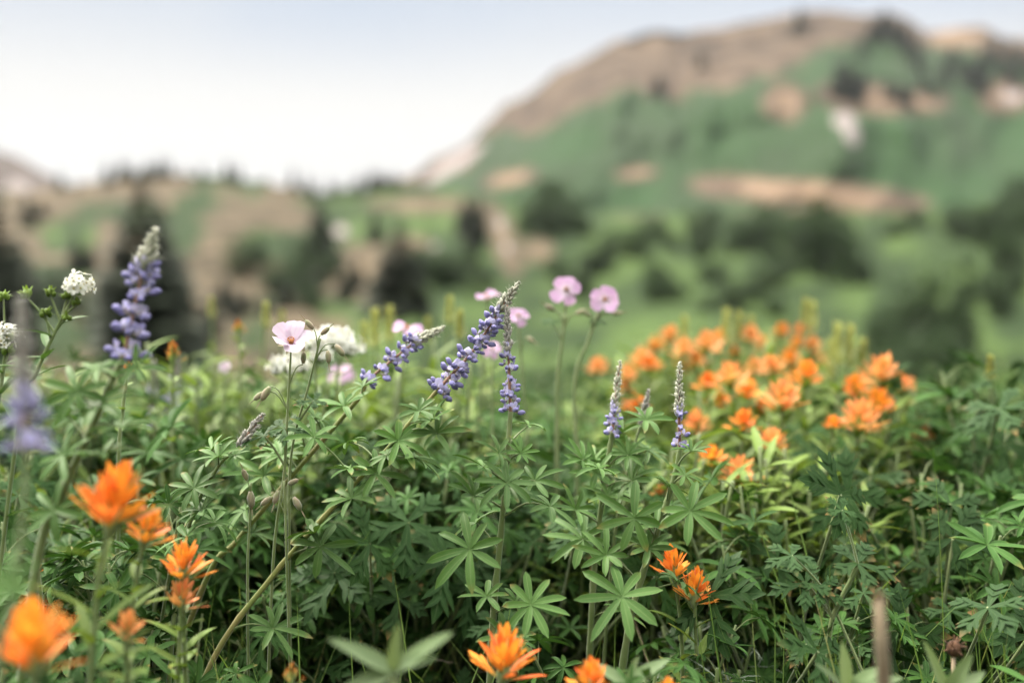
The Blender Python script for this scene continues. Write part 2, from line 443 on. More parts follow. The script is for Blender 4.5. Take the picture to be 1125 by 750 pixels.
# surface kinds of the hillsides: x = bare rock share, y = snow share, z = how lush the grass is
def hill_mat(name, ga, gb, ra, rb, sc):
    m, nt, nd, lk = nodes(name)
    x, y, z = luv(nt)
    tc = N(nt, 'ShaderNodeTexCoord')
    n1 = N(nt, 'ShaderNodeTexNoise', i_Scale=sc, i_Detail=8.0, i_Roughness=0.65); lk.new(tc.outputs['Object'], n1.inputs['Vector'])
    n2 = N(nt, 'ShaderNodeTexNoise', i_Scale=sc*4, i_Detail=6.0); lk.new(tc.outputs['Object'], n2.inputs['Vector'])
    g = mix_(nt, smooth_(nt, math_(nt, 'ADD', z, math_(nt, 'MULTIPLY', math_(nt, 'SUBTRACT', n1.outputs['Fac'], 0.5), 1.6)), 0.1, 0.9), ga, gb)
    r = mix_(nt, smooth_(nt, n2.outputs['Fac'], 0.35, 0.65), ra, rb)
    r = mix_(nt, smooth_(nt, x, 1.05, 1.6), r, (rb[0]*1.6, rb[1]*1.55, rb[2]*1.5))
    rk = smooth_(nt, math_(nt, 'ADD', x, math_(nt, 'MULTIPLY', math_(nt, 'SUBTRACT', n1.outputs['Fac'], 0.5), 1.0)), 0.35, 0.65)
    c = mix_(nt, rk, g, r)
    sn = smooth_(nt, math_(nt, 'ADD', y, math_(nt, 'MULTIPLY', math_(nt, 'SUBTRACT', n2.outputs['Fac'], 0.5), 0.5)), 0.4, 0.6)
    c = mix_(nt, sn, c, (0.20, 0.170, 0.160))
    bp = N(nt, 'ShaderNodeBump', i_Strength=0.7, i_Distance=1.5); lk.new(n2.outputs['Fac'], bp.inputs['Height'])
    finish(nt, c, 0, 0.95, 0, 0.1, None, bp.outputs[0])
    return m
def spot(px, py, cx, cy, rx, ry, rot=0, soft=0.5):
    dx, dy = px-cx, py-cy
    c, s_ = math.cos(R(rot)), math.sin(R(rot))
    u, v = (dx*c+dy*s_)/rx, (-dx*s_+dy*c)/ry
    d = math.hypot(u, v)
    return max(0, min(1, (1+soft-d)/(2*soft)))

def col_mountain(px, py, h):
    top = h.top(px); below = py-top
    wob = frac(V((px*0.012, py*0.02, 3.0)), 4)
    rock = 0.0
    band = interp([(300, 12), (480, 18), (520, 30), (580, 55), (650, 62), (700, 75), (760, 85), (830, 78), (900, 60), (930, 30), (960, 8), (1020, 20), (1060, 32), (1125, 20), (1500, 20)], px)
    rock = max(rock, min(1, max(0, (band*.8-below)/26+0.5 + 1.3*wob)))
    for s_ in ((862, 112, 22, 18), (955, 108, 52, 16, 6), (1000, 112, 40, 12), (1105, 108, 26, 18), (885, 212, 110, 14, 5), (700, 192, 22, 7), (1050, 40, 44, 10), (560, 195, 28, 8, -8)):
        rock = max(rock, 1.7*spot(px, py+5*wob, *s_))
    snow = 0
    for s_ in ((500, 180, 40, 7, -33), (927, 132, 13, 9, 0), (936, 148, 9, 13, -20), (1112, 106, 12, 7)):
        snow = max(snow, spot(px, py, *s_, soft=0.3) if len(s_) == 5 else spot(px, py, *s_))
    lush = 0.45+0.5*wob + 0.25*spot(px, py, 1010, 165, 180, 60)
    return (rock, snow, lush)
def col_slope(px, py, h):
    wob = frac(V((px*0.011, py*0.018, 8.0)), 4)
    left = max(0, min(1, (430-px)/120))
    rock = left*(0.60+1.0*wob)
    for s_ in ((70, 290, 50, 22), (55, 265, 40, 20), (120, 330, 45, 40), (250, 300, 46, 90, 20), (300, 240, 80, 20)):
        rock = max(rock, left*spot(px, py, *s_)*0.9)
    for s_ in ((552, 262, 14, 42, -22), (400, 300, 50, 30), (590, 275, 18, 12), (470, 225, 60, 8), (880, 225, 90, 7), (450, 268, 22, 10), (520, 205, 30, 6), (700, 232, 30, 6)):
        rock = max(rock, 1.3*spot(px, py, *s_))
    for s_ in ((75, 262, 30, 16), (290, 268, 24, 14), (60, 300, 40, 12)):
        rock *= 1-spot(px, py, *s_)
    snow = 0
    for s_ in ((374, 254, 8, 7), (354, 300, 11, 5, -25), (478, 271, 4, 4), (549, 245, 4, 7), (556, 272, 4, 6), (340, 322, 5, 4), (20, 205, 6, 4)):
        snow = max(snow, spot(px, py, *s_, soft=0.25) if len(s_) == 5 else spot(px, py, *s_))
    lush = 0.5+1.3*wob
    return (rock, snow, lush)
def col_far(px, py, h):
    return (0.8+0.5*frac(V((px*0.02, py*0.02, 5.0)), 3), spot(px, py, 20, 205, 14, 9), 0.4)

H_MTN = Hill([(-450, 330), (150, 300), (330, 250), (400, 212), (440, 194), (480, 178), (510, 158), (545, 127), (575, 104), (610, 82), (650, 60), (680, 43), (720, 36), (770, 34), (800, 29), (830, 23), (870, 16), (915, 10), (945, 18), (975, 14), (1000, 22), (1020, 40), (1045, 29), (1080, 31), (1100, 41), (1125, 42), (1250, 70), (1600, 190)], 330, 280, 850, 0.12, 2.0, 1.0, 6.0)
H_FAR = Hill([(-450, 30), (-200, 95), (-60, 150), (0, 167), (30, 180), (70, 200), (130, 235), (300, 290), (1600, 320)], 330, 600, 1200, 0.06, 6.0)
H_LOW = Hill([(-450, 215), (-100, 205), (30, 212), (60, 207), (100, 200), (130, 196), (190, 190), (240, 194), (285, 200), (330, 208), (370, 211), (410, 206), (450, 202), (480, 206), (520, 214), (570, 226), (640, 232), (720, 236), (800, 230), (900, 228), (1000, 236), (1060, 228), (1125, 212), (1250, 200), (1600, 190)], 480, 24, 230, 0.14, 9.0, 1.0, 4.0)
H_FAR.build('far_mountain', hill_mat('far_mountain_rock', (0.04, 0.05, 0.03), (0.035, 0.05, 0.025), (0.040, 0.031, 0.026), (0.080, 0.060, 0.050), 0.01), col_far, 160, 40)
H_MTN.build('mountain', hill_mat('mountain_grass_and_rock', (0.023, 0.040, 0.016), (0.019, 0.046, 0.013), (0.034, 0.023, 0.016), (0.105, 0.073, 0.048), 0.012), col_mountain, 300, 120)
H_LOW.build('hill', hill_mat('hill_grass_and_scree', (0.018, 0.033, 0.010), (0.048, 0.078, 0.020), (0.036, 0.029, 0.017), (0.105, 0.080, 0.050), 0.06), col_slope, 300, 120)

# ------------------------------------------------------------------ far trees and shrubs
def conifer_proto(seed, h=10.0, rad=1.7):
    rnd = random.Random(seed)
    mb = MB()
    tiers = 20
    for i in range(tiers):
        t = 0.07+0.91*i/tiers
        z = h*t
        r = rad*(1-t)**0.8*(0.75+0.5*rnd.random()) + 0.08
        nb = 18 if t < .6 else 10
        for k in range(nb):
            a = 2*math.pi*(k+rnd.random()*0.8)/nb
            rr = r*(0.6+0.55*rnd.random())
            d = V((math.cos(a), math.sin(a), -0.12+0.35*t))
            o = V((0, 0, z+rnd.uniform(-.15, .15)))
            blade(mb, o, d, V((0, 0, 1)), rr, rr*0.8+.1, p_lance, bend=0.45, fold=-0.8, seg=3, rnd=rnd.random())
            for q in range(2):
                s_ = o+d.normalized()*rr*rnd.uniform(.35, .7)
                d2 = (d+V((rnd.uniform(-.8, .8), rnd.uniform(-.8, .8), rnd.uniform(-.3, .1)))).normalized()
                blade(mb, s_, d2, V((0, 0, 1)), rr*0.55, rr*0.42, p_lance, bend=0.7, fold=-0.9, seg=2, rnd=rnd.random())
    blade(mb, V((0, 0, h*0.93)), V((0, 0, 1)), V((0, 1, 0)), h*0.09, 0.15, p_lance, seg=2)
    tr = MB(); tube(tr, [(0, 0, -0.4), (0, 0, h*0.5), (0, 0, h*0.97)], [0.16, 0.1, 0.02], 6)
    return tr.mesh('trunk', [M_BARK]), mb.mesh('crown', [M_CON])
CONS = [conifer_proto(i, 10, [1.5, 1.9, 1.3][i]) for i in range(3)]
def shrub_proto(seed):
    rnd = random.Random(seed)
    mb = MB()
    lobes = [(V((rnd.uniform(-.9, .9), rnd.uniform(-.7, .7), rnd.uniform(.35, 1.0))), rnd.uniform(.35, .65)) for _ in range(9)]
    for c, r in lobes:
        for _ in range(170):
            v = V((rnd.gauss(0, 1), rnd.gauss(0, 1), rnd.gauss(0, 1))).normalized()
            p = c+v*r*rnd.uniform(.6, 1.05)
            if p.z < 0.05: continue
            blade(mb, p, (v+V((rnd.uniform(-.9, .9), rnd.uniform(-.9, .9), rnd.uniform(-.6, .6)))), V((0, 0, 1)), rnd.uniform(.13, .24), .12, p_lance, .4, .2, 2, rnd=rnd.random())
    tr = MB()
    for c, r in lobes[:6]:
        tube(tr, [(0, 0, -0.2), tuple(c*0.5), tuple(c)], [.06, .04, .015], 5)
    return tr.mesh('stem', [M_BARK]), mb.mesh('crown', [M_SHR])
SHRS = [shrub_proto(20+i) for i in range(3)]

def conifer(hill, px, base, top, label, group, wide=1.0):
    p = hill.on(px, base)
    d = (p-CAM).dot(FWD)
    h = (base-top)/F*d
    s_ = h/10
    t = thing('conifer_tree', p, label, 'tree', group, U(0, 6.28))
    t.scale = (s_*wide, s_*wide, s_)
    tr, cr = random.choice(CONS)
    link('trunk', tr, t); link('crown', cr, t)
def shrub(hill, px, base, w_, h_, label, group):
    p = hill.on(px, base)
    d = (p-CAM).dot(FWD)
    t = thing('shrub', p, label, 'shrub', group, U(0, 6.28))
    sx = w_/F*d/2.8; sz = h_/F*d/1.5
    t.scale = (sx, sx, sz)
    st, cr = random.choice(SHRS)
    link('stem', st, t); link('crown', cr, t)
conifer(H_LOW, 158, 408, 186, 'tallest dark conifer, rising behind the big blurred lupine spike', None, 2.3)
conifer(H_LOW, 176, 380, 212, 'dark conifer merging with the right flank of the tallest conifer', None, 1.9)
conifer(H_LOW, 138, 385, 226, 'dark conifer merging with the left flank of the tallest conifer', None, 1.9)
conifer(H_LOW, 2, 400, 205, 'dark conifer cut by the photo edge, behind the white flowers', None, 2.0)
conifer(H_LOW, 205, 392, 290, 'half-height dark conifer close beside the tallest conifer', None, 1.9)
conifer(H_LOW, 440, 348, 236, 'broad dark conifer standing alone below the scree slope', None, 2.2)
for px, b, t_ in ((85, 300, 252), (100, 300, 262), (272, 345, 315), (285, 285, 250), (258, 352, 310), (292, 350, 318), (352, 285, 215), (345, 330, 285), (365, 300, 262), (525, 262, 210), (520, 275, 225), (512, 260, 216), (412, 268, 228), (425, 345, 262), (30, 250, 212), (45, 240, 214), (415, 335, 290), (462, 345, 290), (60, 330, 285), (72, 340, 300), (118, 360, 290), (232, 372, 322), (246, 340, 300), (312, 340, 300), (328, 322, 280), (380, 330, 285), (393, 318, 280), (182, 330, 250), (190, 345, 270), (22, 330, 262), (36, 345, 285)):
    conifer(H_LOW, px, b, t_, 'small dark conifer scattered over the brown lower hillside', 'conifers on the lower hillside', 2.3)
for px in (66, 84, 118, 128, 133, 139, 145, 150, 156, 162, 167, 171, 176, 180, 185, 188, 330, 338, 364, 390, 414, 426, 438, 203, 222, 250, 262, 292, 316, 322, 345, 356, 372, 384, 396, 408, 420, 432, 446):
    b = H_LOW.top(px)+U(2, 9)
    conifer(H_LOW, px, b, b-U(10, 27), 'tiny conifer on the skyline ridge of the lower hill', 'conifers along the lower skyline', 1.5)
for px, b in ((935, 95), (925, 90), (945, 92), (930, 80), (955, 40), (965, 35), (975, 38), (985, 40), (995, 42), (990, 50), (1003, 58), (970, 28), (1040, 80), (1055, 85), (1062, 75), (1070, 88), (1048, 68), (1085, 70), (1095, 62), (1078, 84), (1020, 105), (1015, 95), (1105, 80), (1118, 90), (1122, 72), (945, 105), (975, 105), (1035, 92), (1112, 60), (880, 30), (948, 60), (938, 108), (926, 104), (918, 100), (770, 70), (725, 100), (1008, 70), (1000, 112), (990, 108), (1068, 95), (1082, 96)):
    conifer(H_MTN, px+U(-3, 3), b+6, b-U(16, 26), 'dark conifer in the groves high on the mountain', 'conifers high on the mountain', 2.0)
for px, b, w_, h_ in ((905, 302, 100, 80), (872, 285, 60, 50), (930, 296, 60, 60), (1000, 395, 130, 100), (1040, 400, 70, 60), (965, 400, 70, 60), (1010, 430, 120, 70), (825, 275, 50, 30), (770, 262, 60, 35), (720, 262, 50, 25), (605, 240, 60, 40), (625, 250, 50, 34), (585, 250, 50, 34), (1118, 232, 40, 40), (1080, 260, 60, 30), (1050, 250, 60, 26), (1110, 300, 60, 34), (690, 280, 70, 30), (650, 300, 60, 24), (1100, 350, 50, 40), (840, 320, 60, 30), (785, 310, 50, 24), (740, 330, 60, 26), (500, 300, 40, 26), (980, 260, 40, 20)):
    shrub(H_LOW, px, b, w_, h_, 'rounded green shrub on the blurred grassy slope', 'shrubs on the grassy slope')

rs_ = random.Random(77)
for cx, cy, sx, sy, n in ((620, 245, 60, 10, 9), (760, 262, 90, 14, 8), (905, 285, 40, 22, 8), (1010, 375, 55, 30, 16), (1060, 250, 60, 14, 10), (700, 300, 90, 22, 5), (850, 330, 70, 20, 4), (1100, 320, 30, 40, 8), (480, 290, 50, 20, 6), (80, 330, 60, 30, 8), (330, 300, 60, 26, 9)):
    for q in range(n):
        w_ = rs_.uniform(22, 60)
        shrub(H_LOW, cx+rs_.gauss(0, .6)*sx, cy+rs_.gauss(0, .6)*sy+12, w_, w_*rs_.uniform(.5, .9), 'irregular green shrub in a thicket on the blurred slope', 'shrub thickets on the slope')

# ------------------------------------------------------------------ leaves
def palm(mb, c, fwd, nrm, rad, n=8, cup=0.25, mi=0, droop=0.35, seg=6, slim=0.245):
    nrm = nrm.normalized(); fwd = perp(nrm, fwd); sd_ = nrm.cross(fwd)
    for k in range(n):
        a = (k-(n-1)/2)/(n-1)*2*math.pi*0.86 + U(-.10, .10)
        L = rad*(1.0-0.38*(abs(a)/math.pi)**1.3)*U(.86, 1.08)
        d = (fwd*math.cos(a)+sd_*math.sin(a))*math.cos(cup)+nrm*math.sin(cup+U(-.12, .12))
        blade(mb, c, d, nrm+rdir()*0.15, L, rad*slim*U(.88, 1.12), p_lup, droop+U(-.2, .35), U(.2, .75), seg, mi, twist=U(-.4, .4))
def lobed(mb, c, fwd, nrm, rad, mi=0, n=5, seg=4):
    nrm = nrm.normalized(); fwd = perp(nrm, fwd); sd_ = nrm.cross(fwd)
    for k in range(n):
        a = (k-(n-1)/2)/(n-1)*2*math.pi*0.74 + U(-.08, .08)
        L = rad*(1.0-0.3*(abs(a)/math.pi))*U(.88, 1.08)
        d = (fwd*math.cos(a)+sd_*math.sin(a))+nrm*U(.0, .25)
        d.normalize()
        rn = random.random()
        blade(mb, c, d, nrm, L, rad*0.27, p_lobe, .35, .15, seg+1, mi, rnd=rn)
        sv = d.cross(nrm)
        for q in (-1, 1):
            for tt, ln in ((.38, .46), (.60, .32)):
                blade(mb, c+d*L*tt-nrm*L*tt*tt*.12, d*0.82+sv*q*0.62, nrm, L*ln, rad*.125, p_lance, .3, .1, 3, mi, rnd=rn)
def petiole(mb, a, b, r, mi, sag=0.15):
    L = (b-a).length
    mid = a.lerp(b, .5)+V((0, 0, sag*L))
    tube(mb, spline([a, mid, b], 3), [r, r*.95, r*.9, r*.85, r*.8, r*.75, r*.7], 5, mi)

# ------------------------------------------------------------------ lupine florets and spikes
def floret_mesh(seed):
    rnd = random.Random(seed); mb = MB(); k = .001
    st = random.getstate(); random.seed(seed)
    tilt = Matrix.Rotation(-.25, 3, 'Y')
    for s_ in (-1, 1):       # two wing petals closed over the keel
        ball(mb, (4.6*k, s_*.8*k, -.6*k), 3.4*k, 1.3*k, 2.1*k, tilt, 8, 6, 0, rnd.random())
    ball(mb, (6.4*k, 0, -1.0*k), 2.2*k, .7*k, 1.0*k, tilt, 6, 5, 0, .1)
    for s_ in (-1, 1):       # banner: two rounded halves bent back
        blade(mb, V((1.4*k, s_*.3*k, .7*k)), V((.55, s_*.42, .9)), V((-.8, s_*.25, .5)), rnd.uniform(5.0, 6.6)*k, rnd.uniform(3.6, 4.8)*k, p_petal, rnd.uniform(-1.2, -.3), .5, 5, 1, rnd.random())
    ball(mb, (.5*k, 0, .1*k), 1.8*k, 1.2*k, 1.2*k, tilt, 7, 5, 2)
    tube(mb, [(-4.2*k, 0, -1.2*k), (-2*k, 0, -.2*k), (.3*k, 0, 0)], .35*k, 5, 2)
    random.setstate(st)
    return mb.mesh('blossom', [M_BLUE, M_BAN, M_CAL])
FLO = [floret_mesh(i) for i in range(8)]
def frame(x, z_hint):
    x = x.normalized(); z = perp(x, z_hint); y = z.cross(x)
    return Matrix((x, y, z)).transposed()
def lupine_spike(root, pts, f_open, size=1.0, tip_r=.0052, whorl=.0078, dark=False, nper=5, gap=0.0, rach=None, axis_r=.0014):
    """flower_spike part (stalk with its silky buds) and one blossom sub-part per open flower; pts are world points"""
    org = root.location
    path = spline(pts, 8)
    L = sum((a-b).length for a, b in zip(path, path[1:]))
    mb = MB()
    tube(mb, path, [axis_r*(1-.6*i/(len(path)-1)) for i in range(len(path))], 6, 1)
    ax = (path[-1]-path[0]).normalized()
    # buds: overlapping silky drops in a spiral, shrinking to the tip
    t = f_open; i = 0
    while t < 1.0:
        tt = (t-f_open)/(1-f_open)
        c = along(path, t); dr = (along(path, min(1, t+.03))-along(path, t-.03)).normalized()
        u = perp(dr, V((1, .3, .2))); v = dr.cross(u)
        for k in range(5):
            if random.random() < .08: continue
            a = i*.6+k*2*math.pi/5+U(-.35, .35)
            out = u*math.cos(a)+v*math.sin(a)
            prof = (1-tt)**.5*min(1, .75+tt*.8)
            r = tip_r*size*prof*U(.7, 1.15)
            Mx = frame(out*(.6-.3*tt+U(-.2, .3))+dr*1.0, out)
            bl = (.0044*(1-tt*.55))*size*U(.75, 1.15)
            mi = 2 if (tt < .22 and random.random() < .55 and f_open > .05) else 0
            pc = c+dr*U(-.0014, .0014)
            ball(mb, pc+out*r*.62+dr*bl*.3, bl*.9, .0015*size*(1-.5*tt), .0015*size*(1-.5*tt), Mx, 6, 5, mi, random.random())
            for q in range(3):      # silky hairs and bract tips standing off the bud
                blade(mb, pc+out*r*.75+dr*bl*.3, out*U(.4, 1.3)+dr*U(.4, 1.2)+rdir()*.4, out, bl*U(.9, 1.7), .0005*size, p_lance, -.2, .2, 2, 0)
        t += (.0036*size*(1-.35*tt))/L; i += 1
    sp = mb.build('flower_spike', [M_BUD_D if dark else M_BUD, rach or M_RACH, M_BAN], root, org)
    t = 0.015; i = 0
    while t < f_open:
        c = along(path, t); dr = (along(path, min(1, t+.03))-along(path, max(0, t-.03))).normalized()
        u = perp(dr, V((1, .3, .2))); v = dr.cross(u)
        tt = t/f_open
        n = nper if tt < .85 else nper+1
        for k in range(n):
            if random.random() < max(gap, .13): continue
            a = i*.7+k*2*math.pi/n+U(-.2, .2)
            out = (u*math.cos(a)+v*math.sin(a))
            out = (out+dr*U(-.2, .6)*(.4+.9*tt)).normalized()
            s_ = size*(1.0-.25*tt)*U(.62, 1.02)
            Mx = Matrix.Translation(c+out*.0048*s_+dr*U(-.003, .003)-org) @ frame(out, dr).to_4x4() @ Matrix.Diagonal((s_, s_, s_, 1))
            link('blossom', random.choice(FLO), sp, Mx)
        t += whorl*size*(1-.2*tt)/L; i += 1
    return sp

def stem_path(pix, d0, base_d=None):
    """picture points from the top of the stem downwards -> world path from the ground up"""
    pts = [at(p[0], p[1], p[2] if len(p) > 2 else d0) for p in pix]
    last = pts[-1]
    if last.z > 0.01:
        prv = pts[-2] if len(pts) > 1 else last+V((0, 0, .1))
        dr = (last-prv); dr = dr/max(1e-6, abs(dr.z))
        dx = max(-.5, min(.5, dr.x*.5)); dy = max(-.3, min(.3, dr.y*.5))
        base = last+V((dx*last.z, dy*last.z+(.02 if last.z > .1 else 0), -last.z-.01))
        pts.append(last.lerp(base, .5)+V((0, 0, 0))); pts.append(base)
    pts.reverse()
    return pts
def nearest(path, p):
    return min(path, key=lambda q: (q-p).length + (0.02 if q.z > p.z+0.01 else 0))
def leaf_part(root, path, px, py, d, rpx, n=None, nrm=None, mat=None, cup=None, pr=.0009, smat=None, droop=.35):
    c = at(px, py, d)
    rad = rpx/F*d
    s_ = nearest(path, c-V((0, 0, .012)))
    away = (c-s_)
    if away.length < .004: away = V((U(-1, 1), -1, .2))
    nrm = nrm or (V((U(-.35, .35), U(-1.0, -.6), U(.5, .95))) if rpx >= 50 else V((U(-.5, .5), U(-.75, .05), U(.7, 1))))
    mb = MB()
    palm(mb, c, away.normalized()+rdir()*.3, nrm, rad, n or random.choice((7, 7, 8, 8, 9)), (U(.05, .25) if rpx >= 50 else U(.15, .55)) if cup is None else cup, 0, droop)
    if (c-s_).length > .004: petiole(mb, s_, c, pr, 1, U(.02, .18))
    return mb.build('leaf', [mat or M_LUP, smat or M_STEM], root, root.location)
def lupine(label, stem_pix, spike_pix, d, f_open, leaves=(), auto=6, auto_r=(34, 46), size=1.0, dark=False, gap=0.0, r0=.0028, smat=None, rach=None, nper=5, group=None, whorl=.0078, tip_r=.0052, cat='lupine', leaf_rows=(0, 9999), axis_r=.0014):
    path_p = stem_path(stem_pix, d)
    path = spline(path_p, 8)
    base = V((path[0].x, path[0].y, 0))
    root = thing('lupine_plant', base, label, cat, group)
    mb = MB(); k = len(path)
    tube(mb, path, [r0*(1.15-.5*i/(k-1))*(1.16 if i % 5 == 0 else U(.93, 1.03)) for i in range(k)], 8, 0)
    mb.build('stem', [smat or M_STEM], root, base)
    for lf in leaves:
        leaf_part(root, path, lf[0], lf[1], lf[2] if len(lf) > 2 and lf[2] < 5 else d-.01, lf[-1])
    for i in range(auto):
        t = .35+.62*(i+.5)/auto
        p = along(path, t)
        a = i*2.4+U(-.4, .4)
        out = V((math.cos(a), math.sin(a)*.9-.1, U(.25, .8))).normalized()
        L = U(.018, .042)*(1.15-.5*t)*d/.72
        c = p+out*L
        rad = U(*auto_r)/F*d*(1.1-.35*t)
        mb = MB()
        palm(mb, c, out, V((out.x*.5+U(-.3, .3), out.y*.3-U(-.2, .5), 1)), rad, random.choice((6, 7, 8, 8)), U(.15, .6), 0, U(.2, .7))
        petiole(mb, p, c, .0008, 1, U(0, .15))
        mb.build('leaf', [M_LUP, M_STEM], root, base)
    if spike_pix:
        pts = [at(p[0], p[1], p[2] if len(p) > 2 else d) for p in spike_pix]
        lupine_spike(root, pts, f_open, size, dark=dark, gap=gap, rach=rach, nper=nper, whorl=whorl, tip_r=tip_r, axis_r=axis_r)
    return root

D = FOCUS
G_L = 'lupines in flower'
lupine('long slanting lupine in sharp focus, its blue spike leaning against an upright one', [(482, 427), (455, 458), (432, 486), (375, 547), (300, 632), (228, 737)], [(481, 428), (520, 385), (545, 347), (568, 313)], D, .70,
       [(437, 484, 44), (474, 462, 36), (386, 548, 46), (347, 585, 46), (455, 503, 40), (412, 520, 44), (425, 500, 34), (352, 600, 50), (300, 690, 44), (385, 515, 34), (480, 476, 40), (345, 480, 40)], auto=3, r0=.0022, smat=M_STEM_T, nper=8, group=G_L, size=1.08, tip_r=.0058)
lupine('upright lupine at centre with sparse whorls on a reddish stalk and dark thin tip', [(561, 452), (556, 520), (549, 600), (541, 692)], [(561, 452), (559, 400), (557, 332)], D-.005, .62,
       [(517, 603, D-.03, 58), (583, 664, D-.03, 50), (557, 530, D-.03, 46), (548, 498, 30), (604, 556, 40), (530, 512, 34), (588, 528, 36), (535, 655, 38), (572, 498, 26), (520, 545, 38), (555, 700, 44)], auto=4, dark=True, gap=.12, group=G_L, whorl=.0095, nper=5, tip_r=.0036, size=.95)
lupine('drooping half-open lupine with a pale silky curved tip, beside the pink flower', [(402, 420), (392, 440), (330, 512), (262, 592), (225, 640)], [(401, 420), (440, 388), (462, 372), (487, 360)], D+.06, .55,
       [(330, 474, 44), (378, 446, 40), (290, 522, 44), (345, 458, 34), (270, 560, 42), (310, 500, 40)], auto=3, r0=.0024, smat=M_STEM_T, group=G_L, size=1.12, nper=7)
lupine('short pale lupine spike with flowers only round its base, before the orange mass', [(673, 474), (668, 505), (655, 600), (649, 695)], [(673, 474), (676, 440), (681, 399)], D+.05, .30,
       [(640, 592, 50), (655, 520, 40), (694, 528, 42), (632, 560, 38), (668, 545, 38), (690, 500, 30), (640, 505, 34)], auto=4, group=G_L, smat=M_STEM, size=.9)
lupine('slender lupine on a dark red stalk, few blue flowers under a grey tip', [(747, 492), (742, 520), (725, 575), (703, 640), (688, 705)], [(747, 492), (746, 450), (747, 399)], D, .42,
       [(683, 655, D-.04, 62), (697, 569, D-.03, 54), (758, 561, D-.03, 52), (752, 522, 30), (722, 578, 46), (666, 610, 40), (735, 535, 28), (712, 602, 40)], auto=3, group=G_L, gap=.35, rach=stem_mat('dark_red_flower_stalk', (0.13, 0.05, 0.04), (0.19, 0.09, 0.06)), size=.9, whorl=.010, nper=4)
lupine('lupine with a closed grey bud spike leaning beside the thick slanting stem', [(263, 490), (240, 512), (212, 565), (195, 640)], [(263, 490), (276, 472), (289, 455)], D, .0,
       [(240, 502, 38), (213, 536, 42), (222, 560, 40), (258, 500, 22), (205, 590, 44), (190, 620, 40)], auto=2, group=G_L, dark=True, tip_r=.0046, r0=.0018)
lupine('small lupine with a dark green closed bud just in front of orange paintbrushes', [(704, 466), (697, 490), (680, 560), (670, 640)], [(704, 466), (708, 450), (712, 430)], D+.08, .0,
       [(690, 500, 34), (712, 495, 30), (680, 540, 38)], auto=3, group=G_L, dark=True, tip_r=.0042, r0=.0015, rach=M_STEM)
lupine('large blurred violet lupine with a bent cream tip against the dark conifer', [(136, 392), (120, 425), (96, 480), (66, 548), (40, 625)], [(136, 392), (146, 345), (155, 305), (160, 285), (170, 254)], .60, .60,
       [(110, 445, 48), (150, 405, 40), (85, 430, 50), (130, 470, 44), (70, 500, 50), (112, 500, 40), (60, 560, 50)], auto=3, group=G_L, size=1.25, tip_r=.0062, nper=6, rach=M_RACH)
lupine('very blurred lavender lupine at the photo edge with a brown fading tip', [(28, 492), (26, 560), (14, 660), (-4, 760)], [(28, 492), (26, 420), (23, 330)], .44, .32,
       [(5, 640, 50)], auto=0, group=G_L, dark=True, gap=.05, size=1.1, nper=6, r0=.0017)
for (x, y0, y1, dd, lb) in ((165, 470, 398, 1.15, 'pale lupine spike with the lowest flowers in the soft grass, behind the blurred violet lupine'), (190, 455, 392, 1.2, 'middle one of three pale lupines in the soft grass behind the violet lupine'), (212, 448, 405, 1.3, 'short pale lupine nearest the white flowers among three in the soft grass')):
    lupine(lb, [(x, y0), (x-4, y0+40), (x-8, y0+120)], [(x, y0), (x+2, (y0+y1)/2), (x+4, y1)], dd, .5, auto=5, auto_r=(22, 30), gap=.45, dark=True, group=G_L, size=1.25, nper=4)

# ------------------------------------------------------------------ paintbrush
def bract_mesh(seed, mat):
    st = random.getstate(); random.seed(seed)
    mb = MB(); L = .027
    rn = random.random()
    blade(mb, V((0, 0, 0)), V((1, 0, 0)), V((0, 0, 1)), L, .0066, p_bract, U(-.45, .05), .35, 7, 0, rn)
    if seed % 3 != 2:
        for s_ in (-1, 1):
            blade(mb, V((L*.30, s_*.0012, .0003)), V((1, s_*U(.28, .5), .03)), V((0, 0, 1)), L*U(.48, .62), .0032, p_bract, U(-.5, 0), .3, 5, 0, rn)
            # the side lobes carry the colour of the outer half
            for q in range(len(mb.a)-18, len(mb.a)): mb.a[q] = (mb.a[q][0], .35+.65*mb.a[q][1], rn)
    random.setstate(st)
    return mb.mesh('bract', [mat])
BR = {m.name: [bract_mesh(i, m) for i in range(6)] for m in (M_ORG, M_ORG_S, M_ORG_G)}
def head_frames(n, spread=1.0, hgt=.015, budlike=0.0, e0=6, e1=66, ep=1.1):
    out = []
    for i in range(n):
        t = i/(n-1)
        a = i*2.39996+U(-.25, .25)
        el = R(e0+e1*t**ep)*(1 if not budlike else 1+budlike*.5)
        el = min(R(85), el+U(-.12, .12)) if spread >= 1 else min(R(86), el+.3)
        o = V((math.cos(a)*.0022*(1-t), math.sin(a)*.0022*(1-t), hgt*(t-.25)))
        d = V((math.cos(a)*math.cos(el), math.sin(a)*math.cos(el), math.sin(el)))
        s_ = U(.82, 1.1)*(1.0-.22*t)
        out.append(Matrix.Translation(o) @ frame(d, V((0, 0, 1)) if el < 1.35 else V((-math.cos(a), -math.sin(a), .3))).to_4x4() @ Matrix.Diagonal((s_, s_, s_, 1)))
    return out
def core(mb, sc):
    ball(mb, (0, 0, .003*sc), .0042*sc, .0042*sc, .011*sc, None, 8, 6, 0)
    for i in range(6):
        a = i*2.4
        d = V((math.cos(a)*.35, math.sin(a)*.35, 1)).normalized()
        blade(mb, V((math.cos(a)*.002, math.sin(a)*.002, .004))*sc, d, V((math.cos(a), math.sin(a), 0)), .024*sc*U(.9, 1.15), .0022*sc, p_lance, -.1, .4, 4, 1)
